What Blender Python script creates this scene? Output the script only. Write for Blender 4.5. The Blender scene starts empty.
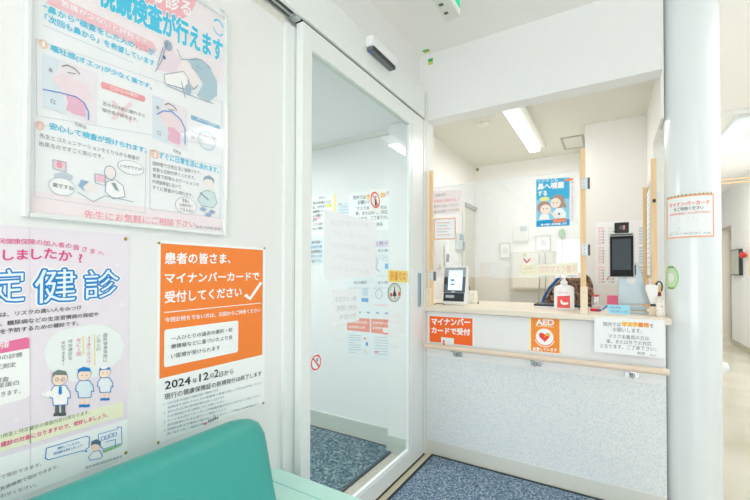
import bpy, bmesh, math, random
from mathutils import Vector, Matrix
random.seed(4)
sc = bpy.context.scene
C = bpy.context.collection

# ------------------------------------------------------------------ camera
F_PX, YAW, PITCH, ROLL, CY = 384.336, 0.54956, 0.014294, 0.002905, 267.084
CAM = Vector((0, 0, 1.25))
FW = Vector((-math.sin(YAW)*math.cos(PITCH), math.cos(YAW)*math.cos(PITCH), math.sin(PITCH)))
R0 = Vector((math.cos(YAW), math.sin(YAW), 0)); U0 = R0.cross(FW)
RT = R0*math.cos(ROLL)+U0*math.sin(ROLL); UP = -R0*math.sin(ROLL)+U0*math.cos(ROLL)
cd = bpy.data.cameras.new('camera'); cam = bpy.data.objects.new('camera', cd); C.objects.link(cam)
cam.matrix_world = Matrix(((RT.x, UP.x, -FW.x, CAM.x), (RT.y, UP.y, -FW.y, CAM.y), (RT.z, UP.z, -FW.z, CAM.z), (0, 0, 0, 1)))
cd.sensor_width = 36; cd.lens = F_PX*36/750; cd.shift_y = (CY-250)/750; cd.clip_start = .02
sc.camera = cam

# ------------------------------------------------------------------ light
w = bpy.data.worlds.new('daylight'); sc.world = w; w.use_nodes = True
bg = w.node_tree.nodes['Background']; bg.inputs[0].default_value = (1, .97, 1, 1); bg.inputs[1].default_value = .7
def area(name, loc, rot, sx, sy, power, col=(1, 1, 1)):
    l = bpy.data.lights.new(name, 'AREA'); l.shape = 'RECTANGLE'; l.size = sx; l.size_y = sy; l.energy = power; l.color = col
    o = bpy.data.objects.new(name, l); o.location = loc; o.rotation_euler = rot; C.objects.link(o); return o
area('hall_overhead_light', (1.33, 2.9, 2.70), (0, 0, 0), .5, 1.1, 11, (1, .968, 1))
area('hall_overhead_light', (1.33, -1.2, 2.70), (0, 0, 0), .5, 1.1, 4, (1, .968, 1))  # added overhead fill behind the camera for the near hall
area('rear_fill_light', (.4, -3.0, 1.1), (math.radians(116), 0, 0), 2.6, 1.8, 35, (.99, .968, 1))  # added upward fill for ceiling and reception wall; no window stands there
area('office_lamp_light', (-.6, 3.4, 2.38), (0, 0, 0), .10, .9, 6.6, (1, .975, .99))
area('corridor_lamp_light', (1.33, 6.6, 2.70), (0, 0, 0), .5, 2.2, 22, (1, .97, .975))
area('vestibule_fill_light', (-2.3, 1.3, 2.22), (0, 0, 0), .9, .9, 15, (.97, .985, .985))  # added fill below the vestibule ceiling, without a fixture
sc.view_settings.view_transform = 'Standard'; sc.view_settings.look = 'None'
sc.view_settings.gamma = 1; sc.view_settings.use_curve_mapping = False
sc.view_settings.exposure = 0.66
try:
    sc.cycles.max_bounces = 14; sc.cycles.diffuse_bounces = 8; sc.cycles.transparent_max_bounces = 24
    sc.cycles.use_denoising = True
except Exception: pass

# ------------------------------------------------------------------ materials
def lin(c):
    return tuple(((v/255)/12.92 if v/255 <= .04045 else ((v/255+.055)/1.055)**2.4) for v in c)
MC = {}
def M(c, rough=.55, var=.03, scale=30, metal=0, spec=.4, coat=0):
    key = (c, rough, var, scale, metal, spec, coat)
    if key in MC: return MC[key]
    m = bpy.data.materials.new('surface'); m.use_nodes = True; nt = m.node_tree; b = nt.nodes['Principled BSDF']
    l = lin(c); no = nt.nodes.new('ShaderNodeTexNoise'); no.inputs['Scale'].default_value = scale; no.inputs['Detail'].default_value = 3
    tc = nt.nodes.new('ShaderNodeTexCoord'); nt.links.new(tc.outputs['Object'], no.inputs['Vector'])
    mx = nt.nodes.new('ShaderNodeMixRGB'); nt.links.new(no.outputs['Fac'], mx.inputs[0])
    mx.inputs[1].default_value = tuple(min(1, v*(1-var)) for v in l)+(1,); mx.inputs[2].default_value = tuple(min(1, v*(1+var)) for v in l)+(1,)
    nt.links.new(mx.outputs[0], b.inputs['Base Color'])
    b.inputs['Roughness'].default_value = rough; b.inputs['Metallic'].default_value = metal
    b.inputs['Specular IOR Level'].default_value = spec; b.inputs['Coat Weight'].default_value = coat
    MC[key] = m; return m
def I(c): return M(c, .6, .01, 60, 0, .3)           # printed ink
def bumpy(c, strength, scale, rough=.7, var=.02):
    m = M(c, rough, var, scale+.01); nt = m.node_tree
    b = nt.nodes['Principled BSDF']; n = nt.nodes.new('ShaderNodeTexNoise'); n.inputs['Scale'].default_value = scale*8
    tc = nt.nodes.new('ShaderNodeTexCoord'); nt.links.new(tc.outputs['Object'], n.inputs['Vector'])
    bp = nt.nodes.new('ShaderNodeBump'); bp.inputs['Strength'].default_value = strength; bp.inputs['Distance'].default_value = .002
    nt.links.new(n.outputs['Fac'], bp.inputs['Height']); nt.links.new(bp.outputs[0], b.inputs['Normal']); return m
def speckle(cols, scale, rough=.7, bump=0, detail=2):
    m = bpy.data.materials.new('speckled'); m.use_nodes = True; nt = m.node_tree; b = nt.nodes['Principled BSDF']
    tc = nt.nodes.new('ShaderNodeTexCoord'); no = nt.nodes.new('ShaderNodeTexNoise'); no.inputs['Scale'].default_value = scale; no.inputs['Detail'].default_value = detail
    nt.links.new(tc.outputs['Object'], no.inputs['Vector']); r = nt.nodes.new('ShaderNodeValToRGB'); nt.links.new(no.outputs['Fac'], r.inputs[0])
    e = r.color_ramp.elements
    ps = [.30+.4*i/(len(cols)-1) for i in range(len(cols))]
    e[0].position = ps[0]; e[0].color = lin(cols[0])+(1,); e[1].position = ps[-1]; e[1].color = lin(cols[-1])+(1,)
    for p, cc in list(zip(ps, cols))[1:-1]:
        x = e.new(p); x.color = lin(cc)+(1,)
    nt.links.new(r.outputs[0], b.inputs['Base Color']); b.inputs['Roughness'].default_value = rough; b.inputs['Specular IOR Level'].default_value = .25
    if bump:
        bp = nt.nodes.new('ShaderNodeBump'); bp.inputs['Strength'].default_value = bump; bp.inputs['Distance'].default_value = .004
        nt.links.new(no.outputs['Fac'], bp.inputs['Height']); nt.links.new(bp.outputs[0], b.inputs['Normal'])
    return m
def wood(c1, c2, axis=2, rough=.45, scale=14):
    m = bpy.data.materials.new('wood_grain'); m.use_nodes = True; nt = m.node_tree; b = nt.nodes['Principled BSDF']
    tc = nt.nodes.new('ShaderNodeTexCoord'); mp = nt.nodes.new('ShaderNodeMapping'); s = [scale*3]*3; s[axis] = scale*.15
    mp.inputs['Scale'].default_value = s; nt.links.new(tc.outputs['Object'], mp.inputs[0])
    no = nt.nodes.new('ShaderNodeTexNoise'); no.inputs['Scale'].default_value = 2; no.inputs['Detail'].default_value = 4; nt.links.new(mp.outputs[0], no.inputs['Vector'])
    r = nt.nodes.new('ShaderNodeValToRGB'); nt.links.new(no.outputs['Fac'], r.inputs[0])
    r.color_ramp.elements[0].position = .3; r.color_ramp.elements[0].color = lin(c1)+(1,); r.color_ramp.elements[1].position = .7; r.color_ramp.elements[1].color = lin(c2)+(1,)
    nt.links.new(r.outputs[0], b.inputs['Base Color']); b.inputs['Roughness'].default_value = rough; return m
def glass(tint=(1, 1, 1), haze=0.0, gloss=.06, hazecol=(1, 1, 1)):
    m = bpy.data.materials.new('clear_pane'); m.use_nodes = True; nt = m.node_tree; nt.nodes.clear()
    out = nt.nodes.new('ShaderNodeOutputMaterial'); t = nt.nodes.new('ShaderNodeBsdfTransparent'); t.inputs[0].default_value = tuple(tint)+(1,)
    g = nt.nodes.new('ShaderNodeBsdfGlossy'); g.inputs['Roughness'].default_value = .01
    d = nt.nodes.new('ShaderNodeBsdfDiffuse'); d.inputs[0].default_value = tuple(hazecol)+(1,)
    fr = nt.nodes.new('ShaderNodeFresnel'); fr.inputs[0].default_value = 1.45
    mu = nt.nodes.new('ShaderNodeMath'); mu.operation = 'MULTIPLY'; mu.inputs[1].default_value = gloss/.035; nt.links.new(fr.outputs[0], mu.inputs[0])
    mu.use_clamp = True
    a = nt.nodes.new('ShaderNodeMixShader'); a.inputs[0].default_value = haze; nt.links.new(t.outputs[0], a.inputs[1]); nt.links.new(d.outputs[0], a.inputs[2])
    ge = nt.nodes.new('ShaderNodeNewGeometry'); iv = nt.nodes.new('ShaderNodeMath'); iv.operation = 'SUBTRACT'; iv.inputs[0].default_value = 1; nt.links.new(ge.outputs['Backfacing'], iv.inputs[1])
    m2 = nt.nodes.new('ShaderNodeMath'); m2.operation = 'MULTIPLY'; nt.links.new(mu.outputs[0], m2.inputs[0]); nt.links.new(iv.outputs[0], m2.inputs[1])
    x = nt.nodes.new('ShaderNodeMixShader'); nt.links.new(m2.outputs[0], x.inputs[0]); nt.links.new(a.outputs[0], x.inputs[1]); nt.links.new(g.outputs[0], x.inputs[2])
    nt.links.new(x.outputs[0], out.inputs[0]); return m
def emit(c, s):
    m = bpy.data.materials.new('lamp_glow'); m.use_nodes = True; b = m.node_tree.nodes['Principled BSDF']
    b.inputs['Base Color'].default_value = tuple(c)+(1,); b.inputs['Emission Color'].default_value = tuple(c)+(1,); b.inputs['Emission Strength'].default_value = s; return m

HALL = bumpy((238, 240, 240), .25, 40)
HALLD = M((236, 240, 234), .4)
CEIL = bumpy((244, 243, 239), .2, 40)
OFF = bumpy((240, 239, 235), .2, 40)
OFFC = bumpy((229, 230, 220), .15, 40)
WHITE = M((240, 243, 242), .4)
DOORW = M((236, 241, 239), .3)
BASE = M((222, 225, 217), .5)
COUNTER = wood((226, 216, 198), (238, 230, 214), 0, .35)
RAILW = wood((226, 205, 182), (238, 220, 200), 0, .35)
PINE = wood((232, 196, 146), (244, 214, 168), 2, .5)
PALEP = wood((240, 220, 190), (248, 232, 208), 2, .5)
CHROME = M((200, 205, 206), .25, .02, 30, 1)
ALU = M((214, 222, 222), .35, .02, 30, .7)
PAPER = M((246, 250, 250), .6, .01)
BRASS = M((176, 150, 70), .35, .05, 30, .8)
BLACK = M((38, 42, 46), .3)
ACR = glass((.97, .985, .985), .17, .10, (.96, .98, 1))  # diffuse white haze mixed in for the bright reflected veil
DGLASS = glass((.955, .985, .97), .03, .032)
PANE = glass((1, 1, 1), .04, .025)

# ------------------------------------------------------------------ mesh building
class G:
    def __init__(s): s.v = []; s.f = []; s.m = []; s.mats = []
    def mi(s, m):
        if m not in s.mats: s.mats.append(m)
        return s.mats.index(m)
    def add(s, vs, fs, m):
        n = len(s.v); k = s.mi(m); s.v += [tuple(v) for v in vs]
        for f in fs: s.f.append(tuple(n+i for i in f)); s.m.append(k)
        return s
    def bm(s, b, m):
        b.verts.index_update(); s.add([v.co[:] for v in b.verts], [[v.index for v in f.verts] for f in b.faces], m); b.free(); return s
    def box(s, x0, x1, y0, y1, z0, z1, m, bev=0, seg=2, rot=None, piv=None):
        b = bmesh.new(); bmesh.ops.create_cube(b, size=1)
        for v in b.verts: v.co = Vector(((x0+x1)/2+v.co.x*(x1-x0), (y0+y1)/2+v.co.y*(y1-y0), (z0+z1)/2+v.co.z*(z1-z0)))
        if bev: bmesh.ops.bevel(b, geom=b.edges[:], offset=bev, segments=seg, affect='EDGES', profile=.5)
        if rot is not None:
            p = Vector(piv) if piv else Vector(((x0+x1)/2, (y0+y1)/2, (z0+z1)/2))
            for v in b.verts: v.co = rot @ (v.co-p)+p
        return s.bm(b, m)
    def cyl(s, p0, p1, r, m, n=20, r2=None):
        p0 = Vector(p0); p1 = Vector(p1); d = p1-p0; b = bmesh.new()
        bmesh.ops.create_cone(b, cap_ends=True, segments=n, radius1=r, radius2=r if r2 is None else r2, depth=d.length)
        q = d.to_track_quat('Z', 'Y'); c = (p0+p1)/2
        for v in b.verts: v.co = q @ v.co+c
        return s.bm(b, m)
    def lathe(s, prof, c, m, n=28, sx=1, sy=1):
        vs = []; fs = []
        for r, z in prof:
            for i in range(n):
                a = 2*math.pi*i/n; vs.append((c[0]+r*math.cos(a)*sx, c[1]+r*math.sin(a)*sy, c[2]+z))
        for j in range(len(prof)-1):
            for i in range(n): fs.append((j*n+i, j*n+(i+1) % n, (j+1)*n+(i+1) % n, (j+1)*n+i))
        fs.append(tuple(range(n))[::-1]); fs.append(tuple((len(prof)-1)*n+i for i in range(n)))
        return s.add(vs, fs, m)
    def tube(s, pts, r, m, n=8, closed=False):
        pts = [Vector(p) for p in pts]; vs = []; fs = []; N = len(pts)
        for i, p in enumerate(pts):
            a = pts[(i-1) % N] if (i > 0 or closed) else p; b = pts[(i+1) % N] if (i < N-1 or closed) else p
            t = (b-a).normalized(); up = Vector((0, 0, 1)) if abs(t.z) < .9 else Vector((0, 1, 0))
            x = t.cross(up).normalized(); y = x.cross(t)
            for k in range(n):
                an = 2*math.pi*k/n; vs.append(p+x*math.cos(an)*r+y*math.sin(an)*r)
        for i in range(N if closed else N-1):
            for k in range(n): fs.append((i*n+k, i*n+(k+1) % n, ((i+1) % N)*n+(k+1) % n, ((i+1) % N)*n+k))
        if not closed: fs += [tuple(range(n)), tuple((N-1)*n+k for k in range(n))]
        return s.add(vs, fs, m)
    def prism(s, poly, ax, a0, a1, m, bev=0, seg=2):
        """poly in the two remaining axes (order x,y,z minus ax), extruded along ax from a0 to a1"""
        b = bmesh.new()
        def put(p, a):
            q = list(p); q.insert(ax, a); return b.verts.new(q)
        lo = [put(p, a0) for p in poly]; hi = [put(p, a1) for p in poly]; n = len(poly)
        b.faces.new(lo); b.faces.new(hi[::-1])
        for i in range(n): b.faces.new((lo[i], hi[i], hi[(i+1) % n], lo[(i+1) % n]))
        bmesh.ops.recalc_face_normals(b, faces=b.faces[:])
        if bev: bmesh.ops.bevel(b, geom=b.edges[:], offset=bev, segments=seg, affect='EDGES', profile=.5, clamp_overlap=True)
        return s.bm(b, m)

def link(name, g, parent=None, smooth=False, origin=None):
    me = bpy.data.meshes.new(name); org = Vector((0, 0, 0))
    if parent is not None:
        p = parent
        while p is not None: org = org+p.location; p = p.parent
    elif origin is not None: org = Vector(origin)
    elif g.v:
        n = len(g.v); org = Vector((sum(v[0] for v in g.v)/n, sum(v[1] for v in g.v)/n, min(v[2] for v in g.v)))
    me.from_pydata([tuple(Vector(v)-org) for v in g.v], [], g.f)
    for m in g.mats: me.materials.append(m)
    me.polygons.foreach_set('material_index', g.m); me.update()
    b = bmesh.new(); b.from_mesh(me); bmesh.ops.recalc_face_normals(b, faces=b.faces[:]); b.to_mesh(me); b.free()
    if smooth:
        me.shade_smooth()
        try: me.set_sharp_from_angle(angle=math.radians(38))
        except Exception: pass
    o = bpy.data.objects.new(name, me); C.objects.link(o)
    if parent is not None: o.parent = parent
    else: o.location = org
    return o
def thing(name, loc, label, cat, group=None):
    o = bpy.data.objects.new(name, None); o.empty_display_size = .05; C.objects.link(o); o.location = loc; o['label'] = label; o['category'] = cat
    if group: o['group'] = group
    return o
def tag(o, label, cat, group=None):
    o['label'] = label; o['category'] = cat
    if group: o['group'] = group
    return o
def struct(name, g, parent=None, smooth=False):
    o = link(name, g, parent, smooth)
    if parent is None: o['kind'] = 'structure'
    return o

# ------------------------------------------------------------------ surfaces that carry print
def ray(px, py): return FW+RT*((px-375)/F_PX)-UP*((py-CY)/F_PX)
class Flat:
    def __init__(s, ax, val, sgn): s.ax = ax; s.val = val; s.sgn = sgn
    def uv(s, px, py):
        d = ray(px, py); t = (s.val-CAM[s.ax])/d[s.ax]; p = CAM+d*t
        return (p[1-s.ax], p[2])
    def xyz(s, u, v, off):
        return (s.val+s.sgn*off, u, v) if s.ax == 0 else (u, s.val+s.sgn*off, v)
class Round:
    def __init__(s, cx, cy, r): s.c = (cx, cy); s.r = r
    def uv(s, px, py):
        d = ray(px, py); a = d.x**2+d.y**2; ox = -s.c[0]; oy = -s.c[1]; b = d.x*ox+d.y*oy; c = ox*ox+oy*oy-s.r**2
        t = (-b-math.sqrt(max(0, b*b-a*c)))/a; p = CAM+d*t
        return (s.r*math.atan2(p.x-s.c[0], -(p.y-s.c[1])), p.z)
    def xyz(s, u, v, off):
        a = u/s.r; R = s.r+off; return (s.c[0]+R*math.sin(a), s.c[1]-R*math.cos(a), v)
LAY = .0004
_tc = {}
def glyphs(body, off):
    k = (body, off)
    if k not in _tc:
        c = bpy.data.curves.new('t', 'FONT'); c.body = body; c.resolution_u = 2; c.offset = off
        o = bpy.data.objects.new('t', c); C.objects.link(o); bpy.context.view_layer.update()
        me = bpy.data.meshes.new_from_object(o.evaluated_get(bpy.context.evaluated_depsgraph_get()))
        vs = [(v.co.x, v.co.y) for v in me.vertices]; fs = [tuple(p.vertices) for p in me.polygons]
        C.objects.unlink(o); bpy.data.objects.remove(o); bpy.data.curves.remove(c); bpy.data.meshes.remove(me)
        _tc[k] = (vs, fs)
    return _tc[k]
def thick(vs, fs, off):
    # heavier strokes: the same flat letter repeated round a small circle
    if off <= 0: return [(x, y, 0) for x, y in vs], fs
    k = 6 if off < .035 else 12; V = []; F = []
    for i in range(k):
        a = 2*math.pi*i/k; n = len(V); V += [(x+off*math.cos(a), y+off*math.sin(a), i*.00002) for x, y in vs]; F += [tuple(n+j for j in f) for f in fs]
    if off > .05:
        for i in range(6):
            a = math.pi*i/3; n = len(V); V += [(x+off*.5*math.cos(a), y+off*.5*math.sin(a), (k+i)*.00002) for x, y in vs]; F += [tuple(n+j for j in f) for f in fs]
    return V, F
class Ink:
    def __init__(s, surf, parent, base=.0012): s.s = surf; s.p = parent; s.g = {}; s.base = base
    def grp(s, n): return s.g.setdefault(n, G())
    def put(s, name, uvs, fs, col, lay):
        o = s.base+LAY*lay; s.grp(name).add([s.s.xyz(q[0], q[1], o+(q[2] if len(q) > 2 else 0)) for q in uvs], fs, I(col) if isinstance(col, tuple) else col)
    def poly(s, pts, col, lay=0, name='picture', uvs=None):
        q = uvs or [s.s.uv(*p) for p in pts]
        b = bmesh.new(); vs = [b.verts.new((u, v, 0)) for u, v in q]
        try: b.faces.new(vs)
        except Exception: b.free(); return
        bmesh.ops.triangulate(b, faces=b.faces[:])
        if isinstance(s.s, Round): bmesh.ops.subdivide_edges(b, edges=b.edges[:], cuts=16, use_grid_fill=True)
        b.verts.index_update()
        s.put(name, [(v.co.x, v.co.y) for v in b.verts], [[v.index for v in f.verts] for f in b.faces], col, lay); b.free()
    def rect(s, a, b, col, lay=0, name='picture', r=0):
        """axis aligned rectangle on the surface through pixel corners a (top left) and b (bottom right)"""
        u0, v1 = s.s.uv(*a); u1, v0 = s.s.uv(*b); s.uvrect(u0, u1, v0, v1, col, lay, name, r)
    def uvrect(s, u0, u1, v0, v1, col, lay=0, name='picture', r=0):
        if r:
            r = min(r, abs(v1-v0)/2.01, abs(u1-u0)/2.01); q = []
            for cx, cy, a0 in ((u1-r, v1-r, 0), (u0+r, v1-r, 90), (u0+r, v0+r, 180), (u1-r, v0+r, 270)):
                for k in range(5):
                    a = math.radians(a0+k*22.5); q.append((cx+r*math.cos(a), cy+r*math.sin(a)))
        else: q = [(u0, v0), (u1, v0), (u1, v1), (u0, v1)]
        s.poly(None, col, lay, name, q)
    def oval(s, c, rx, ry, col, lay=0, name='picture', n=24, a0=0, a1=360, hole=0):
        u0, v0 = s.s.uv(*c); ru = abs(s.s.uv(c[0]+rx, c[1])[0]-u0); rv = abs(s.s.uv(c[0], c[1]-ry)[1]-v0)
        P = [(math.cos(math.radians(a0+(a1-a0)*k/n)), math.sin(math.radians(a0+(a1-a0)*k/n))) for k in range(n+1)]
        if hole:
            vs = [(u0+ru*x, v0+rv*y) for x, y in P]+[(u0+ru*hole*x, v0+rv*hole*y) for x, y in P]
            s.put(name, vs, [(k, k+1, n+2+k, n+1+k) for k in range(n)], col, lay)
        else: s.poly(None, col, lay, name, [(u0+ru*x, v0+rv*y) for x, y in (P[:-1] if a1-a0 == 360 else P)])
    def line(s, pts, wpx, col, lay=0, name='picture', closed=False):
        q = [s.s.uv(*p) for p in pts]; w0 = abs(s.s.uv(pts[0][0], pts[0][1]+wpx)[1]-q[0][1])/2
        if closed: q.append(q[0])
        vs = []; fs = []
        for i in range(len(q)-1):
            (a, b), (c, d) = q[i], q[i+1]; L = math.hypot(c-a, d-b) or 1; nx = -(d-b)/L*w0; ny = (c-a)/L*w0; ex = (c-a)/L*w0*.4; ey = (d-b)/L*w0*.4
            n = len(vs); z_ = .00002*(i % 8); vs += [(a+nx-ex, b+ny-ey, z_), (a-nx-ex, b-ny-ey, z_), (c-nx+ex, d-ny+ey, z_), (c+nx+ex, d+ny+ey, z_)]; fs.append((n, n+1, n+2, n+3))
        s.put(name, vs, fs, col, lay)
    def text(s, body, a, b, col, h=None, off=0, lay=1, name='lettering'):
        """ink runs from pixel a (baseline, left) to pixel b (baseline, right); h = ink height in pixels at a"""
        vs, fs = glyphs(body, 0)
        if not vs: return
        x0 = min(v[0] for v in vs); x1 = max(v[0] for v in vs); y0 = min(v[1] for v in vs); y1 = max(v[1] for v in vs); vs, fs = thick(vs, fs, off)
        A = s.s.uv(*a); B = s.s.uv(*b); sc_ = math.hypot(B[0]-A[0], B[1]-A[1])/(x1-x0); sg = 1 if B[0] > A[0] else -1
        hs = sc_ if h is None else abs(s.s.uv(a[0], a[1]-h)[1]-A[1])/(y1-y0)
        q = [(A[0]+(B[0]-A[0])*(x-x0)/(x1-x0), A[1]+(B[1]-A[1])*(x-x0)/(x1-x0)+(y-y0)*hs, dz) for x, y, dz in vs]
        s.put(name, q, fs, col, lay)
    def vtext(s, body, top, bot, col, lay=1, name='lettering', wpx=None, off=0):
        T = s.s.uv(*top); B = s.s.uv(*bot); n = len(body); st = (T[1]-B[1])/n
        for i, ch in enumerate(body):
            vs, fs = glyphs(ch, 0)
            if not vs: continue
            x0 = min(v[0] for v in vs); x1 = max(v[0] for v in vs); y0 = min(v[1] for v in vs); y1 = max(v[1] for v in vs); k = st*.86/max(.75, y1-y0)
            cv = T[1]-st*(i+.5); cu = T[0]+(B[0]-T[0])*(i+.5)/n
            s.put(name, [(cu+(x-(x0+x1)/2)*k, cv+(y-(y0+y1)/2)*k) for x, y in vs], fs, col, lay)
    def done(s):
        for n, g in s.g.items(): link(n, g, s.p)
def slab(surf, pts, m, th=.001, off=.0002, n=1, uvs=None):
    """a thin sheet through four pixel corners (TL, TR, BR, BL)"""
    q = uvs or [surf.uv(*p) for p in pts]; g = G(); n = 40 if isinstance(surf, Round) else 1
    vs = []; fs = []
    for o in (off, off+th):
        for i in range(n+1):
            t = i/n
            for a, b in ((q[3], q[2]), (q[0], q[1])): vs.append(surf.xyz(a[0]+(b[0]-a[0])*t, a[1]+(b[1]-a[1])*t, o))
    k = 2*(n+1)
    for i in range(n):
        fs += [(2*i, 2*i+1, 2*i+3, 2*i+2), (k+2*i, k+2*i+2, k+2*i+3, k+2*i+1), (2*i, 2*i+2, k+2*i+2, k+2*i), (2*i+1, k+2*i+1, k+2*i+3, 2*i+3)]
    fs += [(0, k, k+1, 1), (2*n, 2*n+1, k+2*n+1, k+2*n)]
    return g.add(vs, fs, m)
def sheet(name, surf, pts, label, cat, mat=None, group=None, th=.001, uvs=None, off=.0002):
    """thing = Empty at the sheet, with a 'sheet' part; returns (root, ink)"""
    q = uvs or [surf.uv(*p) for p in pts]; c = surf.xyz(sum(p[0] for p in q)/4, min(p[1] for p in q), off)
    r = thing(name, c, label, cat, group); link('sheet', slab(surf, pts, mat or PAPER, th, off, uvs=uvs), r)
    return r, Ink(surf, r, off+th+(.0007 if isinstance(surf, Round) else .0003))
def pin(surf, parent, p, col=None, r=.0035, lay=.002):
    u, v = surf.uv(*p); a = Vector(surf.xyz(u, v, lay)); b = Vector(surf.xyz(u, v, lay+.003)); g = G(); g.cyl(a, b, r, col or BRASS, 14, r*.6); link('pushpin', g, parent, True)

# ================================================================== STRUCTURE
XW, XD, YB = -1.157, -1.097, 2.492
H = 2.79
def sbox(name, *a, m=HALL, **k): g = G(); g.box(*a, m, **k); return struct(name, g)
FLOOR = speckle([(196, 193, 172), (206, 203, 186), (212, 210, 196)], 1.6, .12); FLOOR.node_tree.nodes['Principled BSDF'].inputs['Specular IOR Level'].default_value = .5
sbox('floor', -1.45, 2.6, -3.2, 10.6, -.1, 0, m=FLOOR)
TILE = speckle([(190, 184, 170), (205, 198, 184), (214, 206, 192)], 60, .6)
sbox('floor', -3.8, -1.45, .1, 2.6, -.1, 0, m=TILE); sbox('floor', -1.4499, -1.105, 1.1, 2.485, -.002, .0015, m=TILE)
g = G(); g.box(-1.16, .24, -3.2, 2.492, H, H+.1, CEIL); g.box(.24, 2.6, -3.2, 4.85, H, H+.1, CEIL); g.box(.24, 2.6, 4.85, 10.6, H, H+.1, CEIL); struct('ceiling', g)
sbox('ceiling', -1.42, .2399, 2.6081, 4.31, 2.45, 2.55, m=OFFC)
sbox('ceiling', -3.8, -1.2771, .1, 2.49, 2.293, 2.39, m=HALL)
# poster wall and wall over the sliding door
g = G(); g.box(XW-.12, XW, -3.2, 1.152, 0, H, HALL); g.box(XW-.12, XW, 1.152, 2.492, 2.2931, H, HALL); struct('wall_left', g)
sbox('trim_1', XW, XW+.012, -3.2, 1.15, 2.285, 2.309, m=M((232, 232, 220), .5))
sbox('trim_2', XW-.12, XW+.016, 1.152, 1.190, 0, 2.292, m=DOORW)
sbox('trim_10', XW-.11, -1.139, 1.1901, 1.262, 0, 2.292, m=DOORW)
# reception front wall, jamb, beam
g = G(); g.box(-1.157, -1.100, YB, 2.608, 0, 2.323, HALL); g.box(-1.100, .24, YB, 2.608, 0, .980, HALL); g.box(-1.157, .24, YB, 2.608, 2.323, H, HALL)
struct('wall_reception', g)
PANEL = speckle([(206, 221, 227), (224, 234, 238), (236, 240, 238), (242, 243, 240)], 110, .6, .15, 3)
sbox('trim_3', -1.099, .243, YB-.004, YB, .094, .672, m=PANEL)
sbox('trim_4', -1.099, .243, YB-.010, YB, .672, .690, m=WHITE, bev=.002)
sbox('baseboard_reception', -1.099, .243, YB-.008, YB, 0, .094, m=BASE)
# office
sbox('wall_office_left', -1.42, -1.32, 2.608, 4.31, 0, 2.45, m=OFF)
sbox('wall_office_back', -1.42, .34, 4.31, 4.41, 0, 2.45, m=OFF)
sbox('wall_pier', -.171, .24, 3.53, 4.31, 0, 2.45, m=OFF)
g = G(); g.box(.24, .34, 3.06, 10.0, 0, H, OFF); g.box(.24, .34, 2.80, 3.06, 2.10, H, OFF); g.box(.24, .34, 2.80, 3.06, 0, .98, OFF); g.box(.24, .255, 2.608, 2.80, 2.10, H, OFF); g.box(.24, .255, 2.608, 2.80, 0, .98, OFF); struct('wall_office_right', g)
sbox('wall_office_front', -1.42, -1.157, 2.492, 2.608, 0, 2.45, m=OFF)
# corridor
g = G(); g.box(1.85, 1.97, -3.2, 9.2, 0, H, HALL); g.box(1.85, 1.97, 9.2, 10.0, 2.125, H, HALL); struct('wall_right', g)
sbox('wall_corridor_end', .24, 2.6, 10.0, 10.12, 0, H)
sbox('baseboard_right', 1.838, 1.85, -3.2, 9.2, 0, .09, m=M((196, 192, 174), .5))
sbox('trim_5', .34, 1.85, 4.83, 4.87, 2.765, H, m=WHITE)
g = G(); g.box(1.85, 1.98, 9.94, 9.998, 0, 2.125, M((214, 212, 196), .5)); g.box(1.98, 2.5, 9.90, 9.95, 0, 2.125, M((190, 184, 165), .5)); g.box(1.86, 1.97, 9.2, 9.94, 2.09, 2.124, M((190, 186, 168), .5))
d = struct('door_2', g)
g = G(); g.box(1.99, 2.03, 9.88, 9.90, 1.88, 2.0, BLACK); link('hinge', g, d); g = G(); g.box(1.99, 2.03, 9.88, 9.90, .2, .34, BLACK); link('hinge', g, d)
g = G(); g.box(1.99, 2.03, 9.88, 9.90, 1.05, 1.2, BLACK); link('hinge', g, d)
# vestibule behind the glass
VY = 2.45
sbox('wall_vestibule', -3.8, -1.32, VY, VY+.12, 0, 2.293)
sbox('wall_pier', -1.33, -1.158, 2.35, 2.491, 0, 2.29)
g = G(); g.box(-3.8, -1.33, VY-.01, VY, 0, .118, M((196, 208, 200), .5)); g.box(-1.338, -1.16, 2.342, 2.35, 0, .118, M((196, 208, 200), .5)); struct('baseboard_vestibule', g)
sbox('trim_6', -3.8, -1.33, VY-.03, VY, 2.262, 2.293, m=M((226, 230, 222), .5))
sbox('wall_vestibule_near', -3.8, XW-.12, .0, .1, 0, 2.39)

# header over the sliding door
t = bpy.data.objects.new('trim_9', None); C.objects.link(t); t.location = (-1.12, 1, 2.32); t['kind'] = 'structure'
g = G(); g.box(-1.104, -1.09, -3.2, 2.384, 2.318, 2.507, DOORW, bev=.001); g.box(-1.157, -1.104, -3.2, 2.384, 2.494, 2.507, DOORW); g.box(XW, -1.09, 2.384, 2.43, 2.318, 2.507, DOORW); link('cover', g, t)
g = G(); g.box(-1.150, -1.143, -3.2, 2.384, 2.325, 2.494, M((120, 128, 122), .5)); g.box(-1.118, -1.112, -3.2, 2.38, 2.328, 2.494, M((96, 104, 96), .5)); link('track', g, t)
g = G(); g.box(-1.135, -1.124, -3.2, 1.2, 2.322, 2.35, ALU); g.box(-1.142, -1.105, 1.17, 1.2, 2.310, 2.33, ALU); link('hanger_rail', g, t)
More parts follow.
